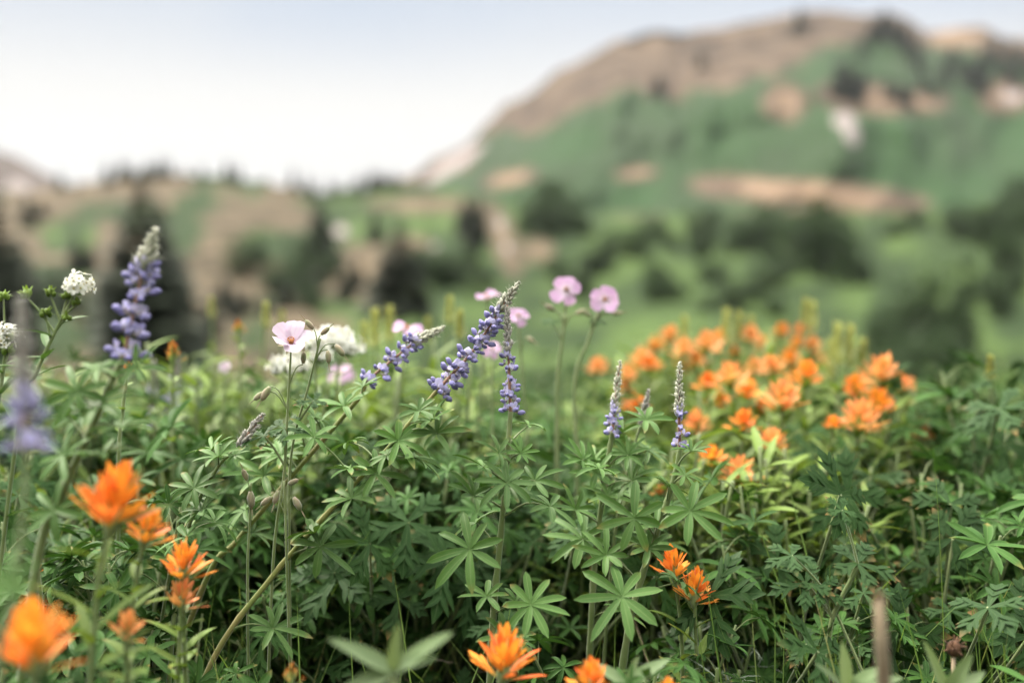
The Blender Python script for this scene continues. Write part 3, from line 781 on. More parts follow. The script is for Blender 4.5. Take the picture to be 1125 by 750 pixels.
def lance_leaves(mb, path, n, L, W, t0=.25, t1=.97, mi=0, up=.7):
    for i in range(n):
        t = t0+(t1-t0)*(i+.5)/n
        p = along(path, t)
        a = i*2.4+U(-.3, .3)
        out = V((math.cos(a), math.sin(a), up*U(.6, 1.4)))
        blade(mb, p, out, V((-math.cos(a)*.5, -math.sin(a)*.5, 1)), L*U(.75, 1.15)*(1.1-.35*t), W*U(.85, 1.15), p_lance, U(.2, .7), U(.15, .45), 6, mi, twist=U(-.4, .4))
G_P = 'orange paintbrush heads close to the viewer'
def paintbrush(label, px, py, wpx, d, stem=None, n=17, mat=None, tilt=(0, 0), group=G_P, leaves=9, budlike=0):
    """a near plant: stem, each leaf, flower_head with one bract sub-part per bract; wpx = width of the head in the picture"""
    mat = mat or M_ORG
    if d > .79: group = None
    c = at(px, py, d)
    sc = wpx/F*d/.050
    ctr = c-V((0, 0, .010*sc))
    if stem: pts = stem_path([(px, py+12*sc)]+stem, d)
    else:
        b = V((ctr.x+U(-.03, .03), ctr.y+U(0, .04), 0)); pts = [b, ctr.lerp(b, .5)+V((U(-.008, .008), U(-.008, .008), 0)), ctr-V((0, 0, .006*sc))]
    path = spline(pts, 8)
    base = V((path[0].x, path[0].y, 0))
    root = thing('paintbrush_plant', base, label, 'wildflower', group)
    mb = MB(); tube(mb, path, [.0017*(1.2-.45*i/(len(path)-1)) for i in range(len(path))], 7, 0)
    mb.build('stem', [M_STEM], root, base)
    for i in range(leaves):
        t = .40+.56*(i+.5)/leaves
        p = along(path, t); a = i*2.4+U(-.3, .3)
        out = V((math.cos(a), math.sin(a), U(.5, 1.2)))
        lb = MB(); blade(lb, p, out, V((-math.cos(a)*.5, -math.sin(a)*.5, 1)), U(.030, .046)*(1.1-.3*t)*min(1.2, sc), U(.007, .010), p_lance, U(.2, .7), U(.15, .45), 7, 0, twist=U(-.3, .3))
        lb.build('leaf', [M_PNT], root, base)
    hb = MB(); core(hb, 1)
    Mh = Matrix.Translation(ctr-base) @ Matrix.Rotation(tilt[0], 4, 'Y') @ Matrix.Rotation(tilt[1], 4, 'X') @ Matrix.Diagonal((sc, sc, sc, 1))
    hd = link('flower_head', hb.mesh('flower_head', [M_STEM, M_YG]), root, Mh)
    for fm in head_frames(n+4, 1 if not budlike else .5, .015 if not budlike else .02, budlike, 14, 66, .85):
        link('bract', random.choice(BR[mat.name]), hd, fm)
    return root
paintbrush('tall blurred orange paintbrush with the widest head, on a pale thick stem', 122, 552, 114, .555, [(108, 640), (103, 700), (100, 760)], 22, tilt=(.15, -.2))
paintbrush('smaller orange paintbrush tucked under the widest blurred head', 158, 582, 62, .60, [(148, 650), (143, 720)], 15, M_ORG, tilt=(.25, -.1))
paintbrush('orange paintbrush with star-like spread bracts, upper of a stacked sharp pair', 201, 620, 66, .64, [(202, 690), (205, 760)], 18, M_ORG, tilt=(0, -.15))
paintbrush('orange paintbrush with a compact head, lower of a stacked sharp pair', 199, 655, 52, .635, [(197, 720), (195, 770)], 16, M_ORG_S, tilt=(.1, -.2))
paintbrush('low orange paintbrush cut by the bottom corner, heavily blurred', 36, 708, 116, .475, None, 22, tilt=(-.1, -.25), leaves=5)
paintbrush('half-hidden orange paintbrush opening between the leaves under the tall blurred one', 137, 690, 50, .56, [(140, 740), (140, 790)], 11, M_ORG_S, tilt=(.2, 0))
paintbrush('bright orange paintbrush with narrow spiky bracts at the bottom centre', 552, 724, 88, .62, None, 22, tilt=(.1, -.2), leaves=4)
paintbrush('orange paintbrush just showing its tips below the big lupine leaf', 650, 748, 62, .60, None, 17, tilt=(0, -.1), leaves=4)
paintbrush('orange paintbrush barely peeping over the bottom edge', 735, 764, 50, .60, None, 14, tilt=(0, -.1), leaves=3)
paintbrush('deep orange paintbrush, upper of the pair beside the silvery sagebrush', 741, 622, 54, .76, [(748, 690), (750, 760)], 16, M_ORG, tilt=(-.1, -.2), leaves=7)
paintbrush('deep orange paintbrush, lower of the pair beside the silvery sagebrush', 763, 648, 58, .75, [(765, 710), (768, 780)], 16, M_ORG, tilt=(.15, -.2), leaves=7)
paintbrush('greenish paintbrush bud with a faint orange tip at the bottom edge', 320, 745, 36, .60, None, 9, M_ORG_G, leaves=6, budlike=.6)
paintbrush('small paintbrush bud with orange tips against the dark conifer foot', 190, 392, 36, .95, [(190, 440), (190, 520)], 11, M_ORG_G, leaves=8, budlike=.6)
paintbrush('tiny orange paintbrush right under the large violet lupine', 140, 404, 20, .80, [(135, 450), (130, 520)], 9, M_ORG, leaves=4, budlike=.3)
paintbrush('pale orange-topped paintbrush bud rising beside the white flowers', 262, 362, 26, 1.1, [(264, 400), (264, 470)], 10, M_ORG_G, leaves=8, budlike=.6)
paintbrush('little orange paintbrush low in the dark leaves at the photo edge', 42, 625, 16, .70, [(45, 660), (48, 720)], 7, M_ORG, leaves=3, budlike=.4)

# massed paintbrushes: shared heads and stalks
def far_head(seed, mat):
    st = random.getstate(); random.seed(seed)
    mb = MB(); core(mb, 1)
    mb.m = [0]*len(mb.m)
    for fm in head_frames(20, 1, .012):
        sb = MB(); L = .027; rn = random.random()
        blade(sb, V((0, 0, 0)), V((1, 0, 0)), V((0, 0, 1)), L, .0070, p_bract, U(-.5, .0), .35, 5, 1, rn)
        for s_ in (-1, 1):
            blade(sb, V((L*.3, s_*.001, 0)), V((1, s_*.4, 0)), V((0, 0, 1)), L*.55, .0036, p_bract, -.2, .3, 4, 1, rn)
        off = len(mb.v)
        for v, a in zip(sb.v, sb.a): mb.vert(fm @ V(v), a)
        for f, m_ in zip(sb.f, sb.m): mb.face(tuple(i+off for i in f), m_)
    random.setstate(st)
    return mb.mesh('flower_head', [M_PNT, mat])
FH = [far_head(40+i, (M_ORG_S, M_ORG)[i % 2]) for i in range(6)]
def far_stalk(seed, h=.25):
    st = random.getstate(); random.seed(seed)
    path = spline([V((0, 0, 0)), V((U(-.02, .02), U(-.02, .02), -h*.5)), V((U(-.04, .04), U(-.04, .04), -h))], 6)
    a = MB(); tube(a, path, .0017, 6)
    b = MB(); path.reverse(); lance_leaves(b, path, 16, .050, .0085, .1, .75); lance_leaves(b, path, 18, .046, .0085, .74, .985, 0, 1.1)
    random.setstate(st)
    return a.mesh('stem', [M_STEM]), b.mesh('foliage', [M_PNT])
FS = [far_stalk(60+i, .42) for i in range(5)]
def massed(px, py, wpx, d, label='orange paintbrush in the dense blurred mass of orange heads', group='orange paintbrushes massed behind the lupines'):
    c = at(px, py, d); sc = wpx*1.08/F*d/.043
    base = V((c.x, c.y, 0))
    ctr = c-V((0, 0, .008*sc))
    root = thing('paintbrush_plant', base, label, 'wildflower', group, U(0, 6.28))
    s, f = random.choice(FS)
    zs = ctr.z/.42
    Mx = Matrix.Translation(V((0, 0, ctr.z))) @ Matrix.Diagonal((1, 1, zs, 1))
    link('stem', s, root, Mx); link('foliage', f, root, Mx)
    link('flower_head', random.choice(FH), root, Matrix.Translation(V((0, 0, ctr.z))) @ Matrix.Rotation(U(-.25, .25), 4, 'X') @ Matrix.Diagonal((sc, sc, sc, 1)))
for px, py, w_, d in ((735, 369, 26, 1.45), (703, 397, 30, 1.35), (714, 401, 26, 1.3), (657, 404, 26, 1.4), (776, 378, 34, 1.3), (752, 384, 26, 1.4), (803, 415, 40, 1.12), (778, 421, 28, 1.15), (823, 369, 26, 1.5), (858, 364, 20, 1.6), (882, 362, 18, 1.6), (848, 404, 32, 1.2), (885, 413, 36, 1.12), (860, 438, 44, 1.02), (892, 380, 24, 1.5), (876, 378, 20, 1.5), (828, 404, 26, 1.3), (690, 412, 24, 1.3), (686, 428, 22, 1.3), (697, 446, 28, 1.1), (766, 466, 34, 1.05), (816, 464, 32, 1.0), (846, 486, 34, .97), (783, 503, 30, .95), (808, 387, 16, 1.5), (790, 372, 24, 1.6), (765, 397, 26, 1.4), (840, 380, 22, 1.6), (868, 395, 26, 1.4), (820, 430, 30, 1.15), (790, 440, 26, 1.2), (720, 380, 22, 1.6), (838, 448, 24, 1.15), (745, 405, 24, 1.5), (900, 396, 20, 1.6)):
    massed(px, py, w_, d)
G_K = 'orange paintbrushes in the small knot apart from the mass'
for px, py, w_, d, lb in ((970, 410, 46, 1.1, 'topmost orange paintbrush of the small knot standing apart on the right-hand side'), (966, 444, 38, 1.05, 'compact orange paintbrush in the middle of the small knot apart'), (943, 461, 50, 1.0, 'widest orange paintbrush low in the small knot apart'), (940, 427, 34, 1.15, 'orange paintbrush half behind others in the small knot apart'), (994, 424, 24, 1.15, 'small orange paintbrush on the outer side of the small knot'), (915, 466, 20, 1.0, 'thin orange paintbrush on the inner side of the small knot'), (1014, 477, 22, 1.1, 'lone orange paintbrush low beside the lobed leaves'), (812, 522, 44, .93, 'lowest large orange paintbrush in front of the orange mass'), (725, 542, 20, .95, 'small orange paintbrush showing behind the slender dark red lupine stalk')):
    massed(px, py, w_, d, lb, G_K if 'knot' in lb else None)

# ------------------------------------------------------------------ geraniums
def petal_mesh(mat, seed):
    st = random.getstate(); random.seed(seed)
    mb = MB(); blade(mb, V((.0008, 0, 0)), V((1, 0, .35)), V((-.3, 0, 1)), .0145, .0125, p_petal, .55+U(-.4, .3), U(.05, .3), 9, 0, wave=.045)
    random.setstate(st)
    return mb.mesh('petal', [mat])
PET = [petal_mesh(M_PINK, i) for i in range(7)]
PETP = [petal_mesh(M_PINKP, i) for i in range(7)]
def gflower(root, c, nrm, sc, pale=False, back=.0):
    base = V(root.location)
    mb = MB()
    ball(mb, (0, 0, .001), .0016, .0016, .0035, None, 7, 5, 1)
    for i in range(10):
        a = i*math.pi/5; d = V((math.cos(a)*.45, math.sin(a)*.45, 1))
        tube(mb, [V((0, 0, .001)), d*.0040], [.0003, .0002], 4, 1); ball(mb, d*.0042, .0005, .0005, .0006, None, 5, 4, 1)
    for i in range(5):
        a = (i+.5)*math.pi*.4
        blade(mb, V((0, 0, -.001)), V((math.cos(a), math.sin(a), .1)), V((0, 0, 1)), .0085, .0036, p_lance, .2, .3, 4, 0)
    Mx = Matrix.Translation(c-base) @ nrm.to_track_quat('Z', 'Y').to_matrix().to_4x4() @ Matrix.Diagonal((sc, sc, sc, 1))
    fl = link('flower', mb.mesh('flower', [M_SEP, M_STAM]), root, Mx)
    for i in range(5):
        link('petal', random.choice(PETP if pale else PET), fl, Matrix.Rotation(i*2*math.pi/5+U(-.1, .1), 4, 'Z') @ Matrix.Rotation(-back+U(-.3, .3), 4, 'Y') @ Matrix.Rotation(U(-.25, .25), 4, 'X') @ Matrix.Diagonal((U(.85, 1.08), U(.8, 1.05), 1, 1)))
    return fl
def gbud(mb, p, d, L=.010):
    ball(mb, p+d*L*.5, L*.5, L*.22, L*.22, frame(d, V((0, 1, .1))), 7, 6, 0)
    blade(mb, p+d*L*.85, d, V((0, 1, 0)), L*.7, L*.12, p_lance, .1, .3, 3, 0)
def geranium(label, flowers, stem, d, buds=(), leaves=(), pale=False, group='pink geraniums', sc=1.0, r=.0013, auto=3):
    """flowers: (px, py, normal, size px)"""
    path = spline(stem_path(stem, d), 8)
    base = V((path[0].x, path[0].y, 0))
    root = thing('geranium_plant', base, label, 'geranium', group)
    mb = MB(); tube(mb, path, [r*(1.3-.4*i/(len(path)-1)) for i in range(len(path))], 7)
    top = path[-1]
    for f in flowers:
        c = at(f[0], f[1], d)
        if (c-top).length > .006: petiole(mb, top if (c-top).length < .05 else nearest(path, c-V((0, 0, .04))), c-f[2].normalized()*.001, r*.8, 0, .05)
    for b in buds:
        c = at(b[0], b[1], d)
        petiole(mb, nearest(path, c-V((0, 0, .015))), c, r*.6, 0, .25)
    mb.build('stem', [M_STEM], root, base)
    for f in flowers: gflower(root, c=at(f[0], f[1], d), nrm=f[2].normalized(), sc=f[3]/F*d/.029, pale=pale, back=f[4] if len(f) > 4 else 0)
    for b in buds:
        bb = MB(); gbud(bb, at(b[0], b[1], d), V((b[2], -.15, b[3])).normalized(), b[4] if len(b) > 4 else .010)
        bb.build('bud', [M_SEP], root, base)
    for lf in leaves:
        c = at(lf[0], lf[1], d); lb = MB()
        lobed(lb, c, V((lf[3] if len(lf) > 3 else U(-1, 1), -.3, .2)), V((U(-.3, .3), U(-.8, -.3), 1)), lf[2]/F*d)
        petiole(lb, nearest(path, c-V((0, 0, .02))), c, .0010, 1, .05)
        lb.build('leaf', [M_GER, M_STEM], root, base)
    return root
geranium('pale pink geranium seen side-on with a brown centre, in focus', [(320, 378, V((.10, -.75, .9)), 52, .30)], [(319, 398), (316, 450), (312, 522), (300, 620)], D, [(297, 424, -.5, -.8, .013), (333, 400, .1, .9), (290, 430, -.7, -.6, .010)], [(312, 470, 30), (290, 478, 34)], pale=True, r=.0010)
geranium('nodding geranium buds on a thin stalk right beside the pale pink flower', [], [(352, 372), (340, 420), (320, 500), (318, 610)], D+.01, [(352, 368, .6, .5, .010), (368, 378, .5, -.6, .012), (345, 362, -.5, .6, .010), (360, 384, .1, -1, .011)], [(345, 440, 24)], r=.0009)
geranium('pink geranium facing out, higher of the two on tall bare stalks', [(622, 319, V((.0, -1, .45)), 36)], [(621, 345), (617, 380), (612, 425), (612, 520)], .98, [(610, 342, -.6, .4, .013), (632, 345, .5, .2, .012)], [(605, 352, 14)], r=.0019)
geranium('pink geranium facing out, lower of the two on tall bare stalks', [(664, 330, V((.1, -1, .45)), 36)], [(657, 345), (645, 378), (632, 418), (634, 520)], .98, [(672, 345, .6, .1, .011), (650, 347, -.5, .2, .010)], [(655, 352, 14)], r=.0018)
geranium('pink geranium held flat above the drooping lupine spike', [(447, 362, V((.05, -.45, 1)), 34)], [(446, 375), (440, 420), (432, 500)], .98)
geranium('pink geranium glimpsed just behind the tip of the slanting lupine', [(535, 327, V((-.1, -.35, 1)), 28)], [(535, 345), (530, 400), (525, 500)], 1.05)
geranium('small pink geranium close beside the silky lupine tip', [(569, 348, V((.2, -.8, .7)), 26)], [(570, 360), (575, 420), (580, 500)], 1.0, [(578, 370, .5, -.3)])
geranium('dim pink geranium half hidden between the two central lupines', [(541, 384, V((0, -.9, .5)), 20)], [(541, 396), (541, 460), (541, 540)], 1.0)
geranium('washed-out pink geranium low in the haze of leaves behind the white flowers', [(375, 412, V((0, -.7, .7)), 30)], [(375, 425), (375, 480), (375, 560)], 1.25)
geranium('tiny whitish-pink geranium over the leaves under the small orange bud', [(247, 403, V((0, -.8, .6)), 14)], [(247, 415), (245, 460), (245, 540)], 1.1, pale=True)

geranium('faded geranium with dry pinkish seed cases beside the slanting lupine stem', [], [(312, 528), (314, 580), (316, 650)], D-.01, [(306, 538, -.3, -1, .011), (316, 532, .6, .3, .010), (298, 545, -.7, -.6, .010), (322, 545, .5, -.8, .012)], r=.0009)
geranium('faded geranium with one brown withered case left of the slanting stems', [], [(276, 530), (274, 580), (272, 650)], D, [(275, 538, .1, -1, .014), (272, 528, -.3, .9, .010)], r=.0009)
# ------------------------------------------------------------------ white flower clusters
def white_cluster(mb, c, rad, n):
    for i in range(int(n*1.5)):
        v = rdir(); v.z = abs(v.z)*.9-.15; v.y -= .25; v.normalize()
        p = c+v*rad*U(.5, 1.15)
        f = frame(v, V((0, 0, 1)) if abs(v.z) < .9 else V((1, 0, 0)))
        k = rad*U(.34, .48)
        for q in range(5):
            a = q*2*math.pi/5
            d = f @ V((.35, math.cos(a), math.sin(a)))
            blade(mb, p, d+rdir()*.25, v, k*U(.8, 1.2), k*.6, p_petal, U(-.2, .6), .25, 4, 0)
        ball(mb, p+v*.0006, .0007, .0007, .0007, None, 5, 4, 1)
    ball(mb, c-V((0, 0, rad*.2)), rad*.45, rad*.45, rad*.4, None, 8, 6, 2)
def white_plant(label, heads, stem, d, buds=(), group='white flower clusters', r=.0013):
    path = spline(stem_path(stem, d), 8)
    base = V((path[0].x, path[0].y, 0))
    root = thing('white_wildflower', base, label, 'wildflower', group)
    mb = MB(); tube(mb, path, [r*(1.3-.4*i/(len(path)-1)) for i in range(len(path))], 6)
    for h in list(heads)+list(buds):
        c = at(h[0], h[1], d); petiole(mb, nearest(path, c-V((0, 0, .015))), c, r*.7, 0, .05)
    mb.build('stem', [M_STEM], root, base)
    for h in heads:
        hb = MB(); white_cluster(hb, at(h[0], h[1], d), h[2]/F*d/2, h[3] if len(h) > 3 else 16)
        hb.build('flower_cluster', [M_WHITE, M_YEL, M_STEM], root, base)
    for b in buds:
        bb = MB(); c = at(b[0], b[1], d); rr = b[2]/F*d/2
        for i in range(9):
            v = rdir(); v.z = abs(v.z)
            ball(bb, c+v*rr*.6, rr*.36, rr*.36, rr*.45, None, 6, 5, 0)
            blade(bb, c+v*rr*.7, v, V((0, 0, 1)), rr*.9, rr*.4, p_lance, .2, .2, 3, 0)
        bb.build('bud', [M_PNT], root, base)
    lb = MB(); lance_leaves(lb, path, 9, .035, .007, .3, .9)
    lb.build('foliage', [M_LUP], root, base)
white_plant('branched white flower with one open cluster above green buds, beside the violet lupine', [(87, 316, 30, 20)], [(74, 338), (58, 370), (40, 410), (20, 470)], .68, [(55, 324, 16), (50, 346, 16), (73, 350, 13), (30, 327, 20), (74, 327, 14), (84, 335, 14)])
white_plant('white flower cluster at the photo edge below the branched one', [(10, 368, 26, 16), (6, 380, 20, 8)], [(6, 385), (2, 420), (-5, 500)], .70, [(10, 388, 18), (4, 328, 16)])
white_plant('tallest loose white flower cluster behind the nodding geranium buds', [(366, 374, 36, 22), (383, 384, 30, 16)], [(372, 396), (368, 440), (360, 540)], .98)
white_plant('white flower cluster lying right under the pale pink geranium', [(318, 402, 34, 18), (304, 406, 20, 8), (332, 404, 22, 10)], [(318, 415), (320, 470), (320, 560)], .95)
white_plant('white flower cluster between the pale pink geranium and the nodding buds', [(344, 378, 28, 14), (352, 392, 26, 12)], [(346, 396), (348, 440), (350, 540)], .93)

# ------------------------------------------------------------------ yellow-green seed heads beyond
def seed_plant(px, py, hpx, d, label, group, n=1):
    c = at(px, py, d); base = V((c.x, c.y, 0))
    root = thing('seed_head_plant', base, label, 'wildflower', group)
    L = hpx/F*d
    path = spline([V((0, 0, 0)), V((U(-.02, .02), 0, c.z*.5)), c-base], 8)
    mb = MB(); tube(mb, path, [.002]*len(path), 5); mb.build('stem', [M_STEM], root)
    hb = MB()
    for i in range(26):
        t = i/26; a = i*2.4
        p = c-base-V((0, 0, L*(1-t))) + V((0, 0, 0))
        blade(hb, p, V((math.cos(a), math.sin(a), 1.0+t*2)), V((-math.cos(a), -math.sin(a), 1)), L*.48*(1-.3*t), .0085, p_lance, .2, .3, 3, 0)
    hb.build('seed_head', [M_YG], root)
    lb = MB(); lance_leaves(lb, path, 16, .05, .008, .3, .85); lb.build('foliage', [M_PNT], root)
for px, py, h, d in ((292, 336, 26, 1.3), (412, 345, 40, 1.3), (428, 342, 36, 1.4), (400, 358, 30, 1.35), (494, 330, 28, 1.35), (505, 345, 30, 1.2), (470, 352, 24, 1.4), (310, 345, 20, 1.5), (232, 330, 20, 1.6)):
    seed_plant(px, py, h, d, 'yellow-green seed head blurred behind the lupines and white flowers', 'seed heads behind the lupines')
for px, py, h, d in ((885, 333, 30, 1.45), (893, 336, 30, 1.5), (798, 345, 36, 1.5), (812, 348, 34, 1.5), (752, 352, 30, 1.5), (825, 352, 30, 1.6), (920, 362, 44, 1.35), (934, 364, 44, 1.35), (948, 378, 36, 1.35), (912, 380, 40, 1.4)):
    seed_plant(px, py, h, d, 'yellow-green seed head poking above the orange paintbrushes', 'seed heads above the orange paintbrushes')

seed_plant(1088, 395, 26, 1.05, 'pale fluffy seed head above the lobed green leaves outside the orange knot', None)

# ------------------------------------------------------------------ undergrowth plants (prototypes, then copies)
def fill_lupine(seed, h=.40, stems=5, nl=10):
    st = random.getstate(); random.seed(seed)
    a = MB(); b = MB()
    for s_ in range(stems):
        an = U(0, 6.28); sp = U(.02, .10)
        path = spline([V((U(-.02, .02), U(-.02, .02), -.01)), V((math.cos(an)*sp*.5, math.sin(an)*sp*.5, h*.5)), V((math.cos(an)*sp*1.3, math.sin(an)*sp*1.3, h*U(.8, .98)))], 6)
        tube(a, path, [.0024, .0022, .0021, .002, .0019, .0018, .0018, .0016, .0015, .0014, .0013, .0012, .0011][:len(path)], 6)
        for i in range(nl):
            t = .38+.62*((i+.6)/nl)**.8; p = along(path, t); an2 = i*2.4+U(-.5, .5)+s_
            out = V((math.cos(an2), math.sin(an2), U(.35, 1.0))).normalized()
            c = p+out*U(.022, .065)*(1.2-.6*t)
            palm(b, c, out, V((out.x*.45+U(-.3, .3), out.y*.45+U(-.3, .3), U(.5, 1))), U(.022, .044)*(1.25-.35*t), random.choice((6, 7, 8, 9)), U(0, .5), 0, U(.15, .7), 5)
            petiole(b, p, c, .0007, 1)
    random.setstate(st)
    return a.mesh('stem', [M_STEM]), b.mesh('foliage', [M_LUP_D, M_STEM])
def fill_geranium(seed, h=.36, nl=16):
    st = random.getstate(); random.seed(seed)
    a = MB(); b = MB()
    for i in range(nl):
        an = i*2.4+U(-.3, .3); rr = U(.03, .15); z = h*U(.45, 1.0)
        c = V((math.cos(an)*rr, math.sin(an)*rr, z))
        tube(a, spline([V((0, 0, -.01)), V((c.x*.35, c.y*.35, z*.6)), c], 4), .0013, 5)
        lobed(b, c, V((math.cos(an), math.sin(an), 0)), V((math.cos(an)*.6+U(-.7, .7), math.sin(an)*.6+U(-.7, .7), U(.4, 1))), U(.028, .052))
    random.setstate(st)
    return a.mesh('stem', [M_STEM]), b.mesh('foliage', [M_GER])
def fill_paint(seed, h=.38, stems=5):
    st = random.getstate(); random.seed(seed)
    a = MB(); b = MB()
    for s_ in range(stems):
        an = U(0, 6.28); sp = U(.01, .08)
        path = spline([V((U(-.02, .02), U(-.02, .02), -.01)), V((math.cos(an)*sp*.6, math.sin(an)*sp*.6, h*.5)), V((math.cos(an)*sp, math.sin(an)*sp, h*U(.75, 1)))], 6)
        tube(a, path, .0016, 6)
        lance_leaves(b, path, 22, .055, .0095, .15, 1.0)
    random.setstate(st)
    return a.mesh('stem', [M_STEM]), b.mesh('foliage', [M_PNT])
def fill_sage(seed, h=.26):
    st = random.getstate(); random.seed(seed)
    a = MB(); b = MB()
    for s_ in range(6):
        an = U(0, 6.28); sp = U(.01, .07)
        path = spline([V((0, 0, -.01)), V((math.cos(an)*sp*.6, math.sin(an)*sp*.6, h*.5)), V((math.cos(an)*sp, math.sin(an)*sp, h*U(.75, 1)))], 6)
        tube(a, path, .0014, 5)
        for i in range(22):
            t = .3+.7*i/22; p = along(path, t); an2 = i*2.4
            d = V((math.cos(an2), math.sin(an2), U(.3, .9)))
            e = blade(b, p, d, V((0, 0, 1)), U(.02, .03), .0022, p_lance, .3, .3, 4)
            for q in range(4):
                blade(b, p.lerp(e, .35+.17*q), d+rdir()*.9, V((0, 0, 1)), U(.006, .012), .0016, p_lance, .2, .3, 2)
    random.setstate(st)
    return a.mesh('stem', [M_STEM]), b.mesh('foliage', [M_SAGE])
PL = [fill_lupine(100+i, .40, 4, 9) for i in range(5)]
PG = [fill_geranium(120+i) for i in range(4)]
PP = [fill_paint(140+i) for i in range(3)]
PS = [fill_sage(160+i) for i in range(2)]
KIND = {'l': ('lupine_plant', PL, .40, 'lupine', 'leafy lupine without flowers in the green undergrowth', 'leafy lupines of the undergrowth'),
        'g': ('geranium_plant', PG, .36, 'geranium', 'geranium of deeply cut leaves without flowers in the undergrowth', 'leafy geraniums of the undergrowth'),
        'p': ('paintbrush_plant', PP, .38, 'wildflower', 'flowerless narrow-leaved paintbrush in the undergrowth', 'leafy paintbrushes of the undergrowth'),
        's': ('sagebrush_plant', PS, .26, 'sagebrush', 'silvery feathery sagebrush low among the green leaves', 'low silvery sagebrush')}
def fill(kind, x, y, h, label=None, group=None):
    nm, pro, ph, cat, lb, gr = KIND[kind]
    s = h/ph
    t = thing(nm, (x, y, 0), label or lb, cat, group or gr, U(0, 6.28))
    t.scale = (min(1.25, max(.8, s)),)*2+(s,)
    t.rotation_euler = (U(-.12, .12), U(-.12, .12), U(0, 6.28))
    st, fo = random.choice(pro)
    link('stem', st, t); link('foliage', fo, t)
def top_row(px, d):
    r = interp([(.50, 690), (.62, 640), (.72, 590), (.80, 520), (.95, 478), (1.2, 452), (1.6, 432), (2.2, 420), (3.2, 410)], d)
    if px > 620 and d > .95: r += interp([(620, 0), (660, 15), (720, -35), (900, -35), (1000, 5), (1125, 0)], px) - (25 if d > 1.3 and px < 960 else 0)
    if px < 300 and d > .9: r -= 15
    if px > 980 and d > .9: r -= 20
    if 440 < px < 620 and d < .8: r += 60
    return r
random.seed(5)
cnt = {}
for i in range(430):
    u = i/430
    d = .80*(3.1/.80)**(u**1.1)
    px = U(-140, 1265)
    if 180 < px < 830: d = max(d, .90+U(0, .06))
    kinds = 'llllggp'
    if 640 < px < 980 and d > .85: kinds = 'ppppppl' if d > 1.15 else 'p'
    if px > 960: kinds = 'glllp'
    if px < 300 and d > .9: kinds = 'lggppp'
    k = random.choice(kinds)
    row = top_row(px, d)+U(-18, 70)*min(1, .8/d+.2)
    if d < 1.1 and random.random() < .4: row += U(30, 110)
    h = max(.12, height_at(row, d))
    h = min(.52, h)
    p = at(px, 375, d)
    fill(k, p.x, p.y, h); cnt[k] = cnt.get(k, 0)+1
for i in range(60):
    d = U(.92, 1.15); px = U(150, 1150)
    if 400 < px < 580: continue
    p = at(px, U(500, 640), d)
    fill(random.choice('lllg'), p.x, p.y, max(.12, p.z))
for i in range(30):
    d = U(.60, .78); px = U(-60, 1190)
    if 230 < px < 640 or 690 < px < 815: continue
    row = 735-(d-.6)/.18*60+U(-30, 60)
    p = at(px, row, d)
    fill(random.choice('lllg' if px < 700 else 'ggl'), p.x, p.y, max(.12, p.z))
for px, row, d, k in ((70, 400, 1.2, 'p'), (110, 408, 1.1, 'l'), (160, 415, 1.15, 'p'), (205, 398, 1.25, 'p'), (235, 385, 1.3, 'p'), (262, 376, 1.15, 'p'), (285, 405, 1.2, 'p'), (335, 418, 1.2, 'p'), (395, 398, 1.3, 'p'), (425, 388, 1.35, 'p'), (455, 395, 1.35, 'p'), (480, 400, 1.3, 'l'), (500, 378, 1.4, 'p'), (520, 410, 1.3, 'p'), (600, 415, 1.3, 'l'), (640, 425, 1.15, 'l'),
                      (215, 372, 1.1, 'p'), (300, 388, 1.05, 'l'), (380, 405, 1.05, 'p'), (440, 372, 1.2, 'p'), (485, 385, 1.1, 'p'), (405, 372, 1.3, 'p'), (30, 392, 1.0, 'l'), (345, 400, 1.15, 'p'),
                      (1000, 425, 1.1, 'l'), (1030, 420, 1.05, 'g'), (1065, 412, 1.1, 'l'), (1095, 405, 1.1, 'g'), (1120, 398, 1.05, 'l'), (1145, 400, 1.1, 'g'),
                      (770, 560, .92, 'p'), (800, 548, .95, 'p'), (830, 540, .97, 'p'), (860, 530, 1.0, 'p'), (890, 520, 1.0, 'p'), (915, 510, 1.02, 'p'), (945, 500, 1.05, 'p'), (850, 560, .9, 'p'), (900, 550, .92, 'p'), (940, 540, .95, 'p')):
    p = at(px, row, d); fill(k, p.x, p.y, min(.53, p.z))
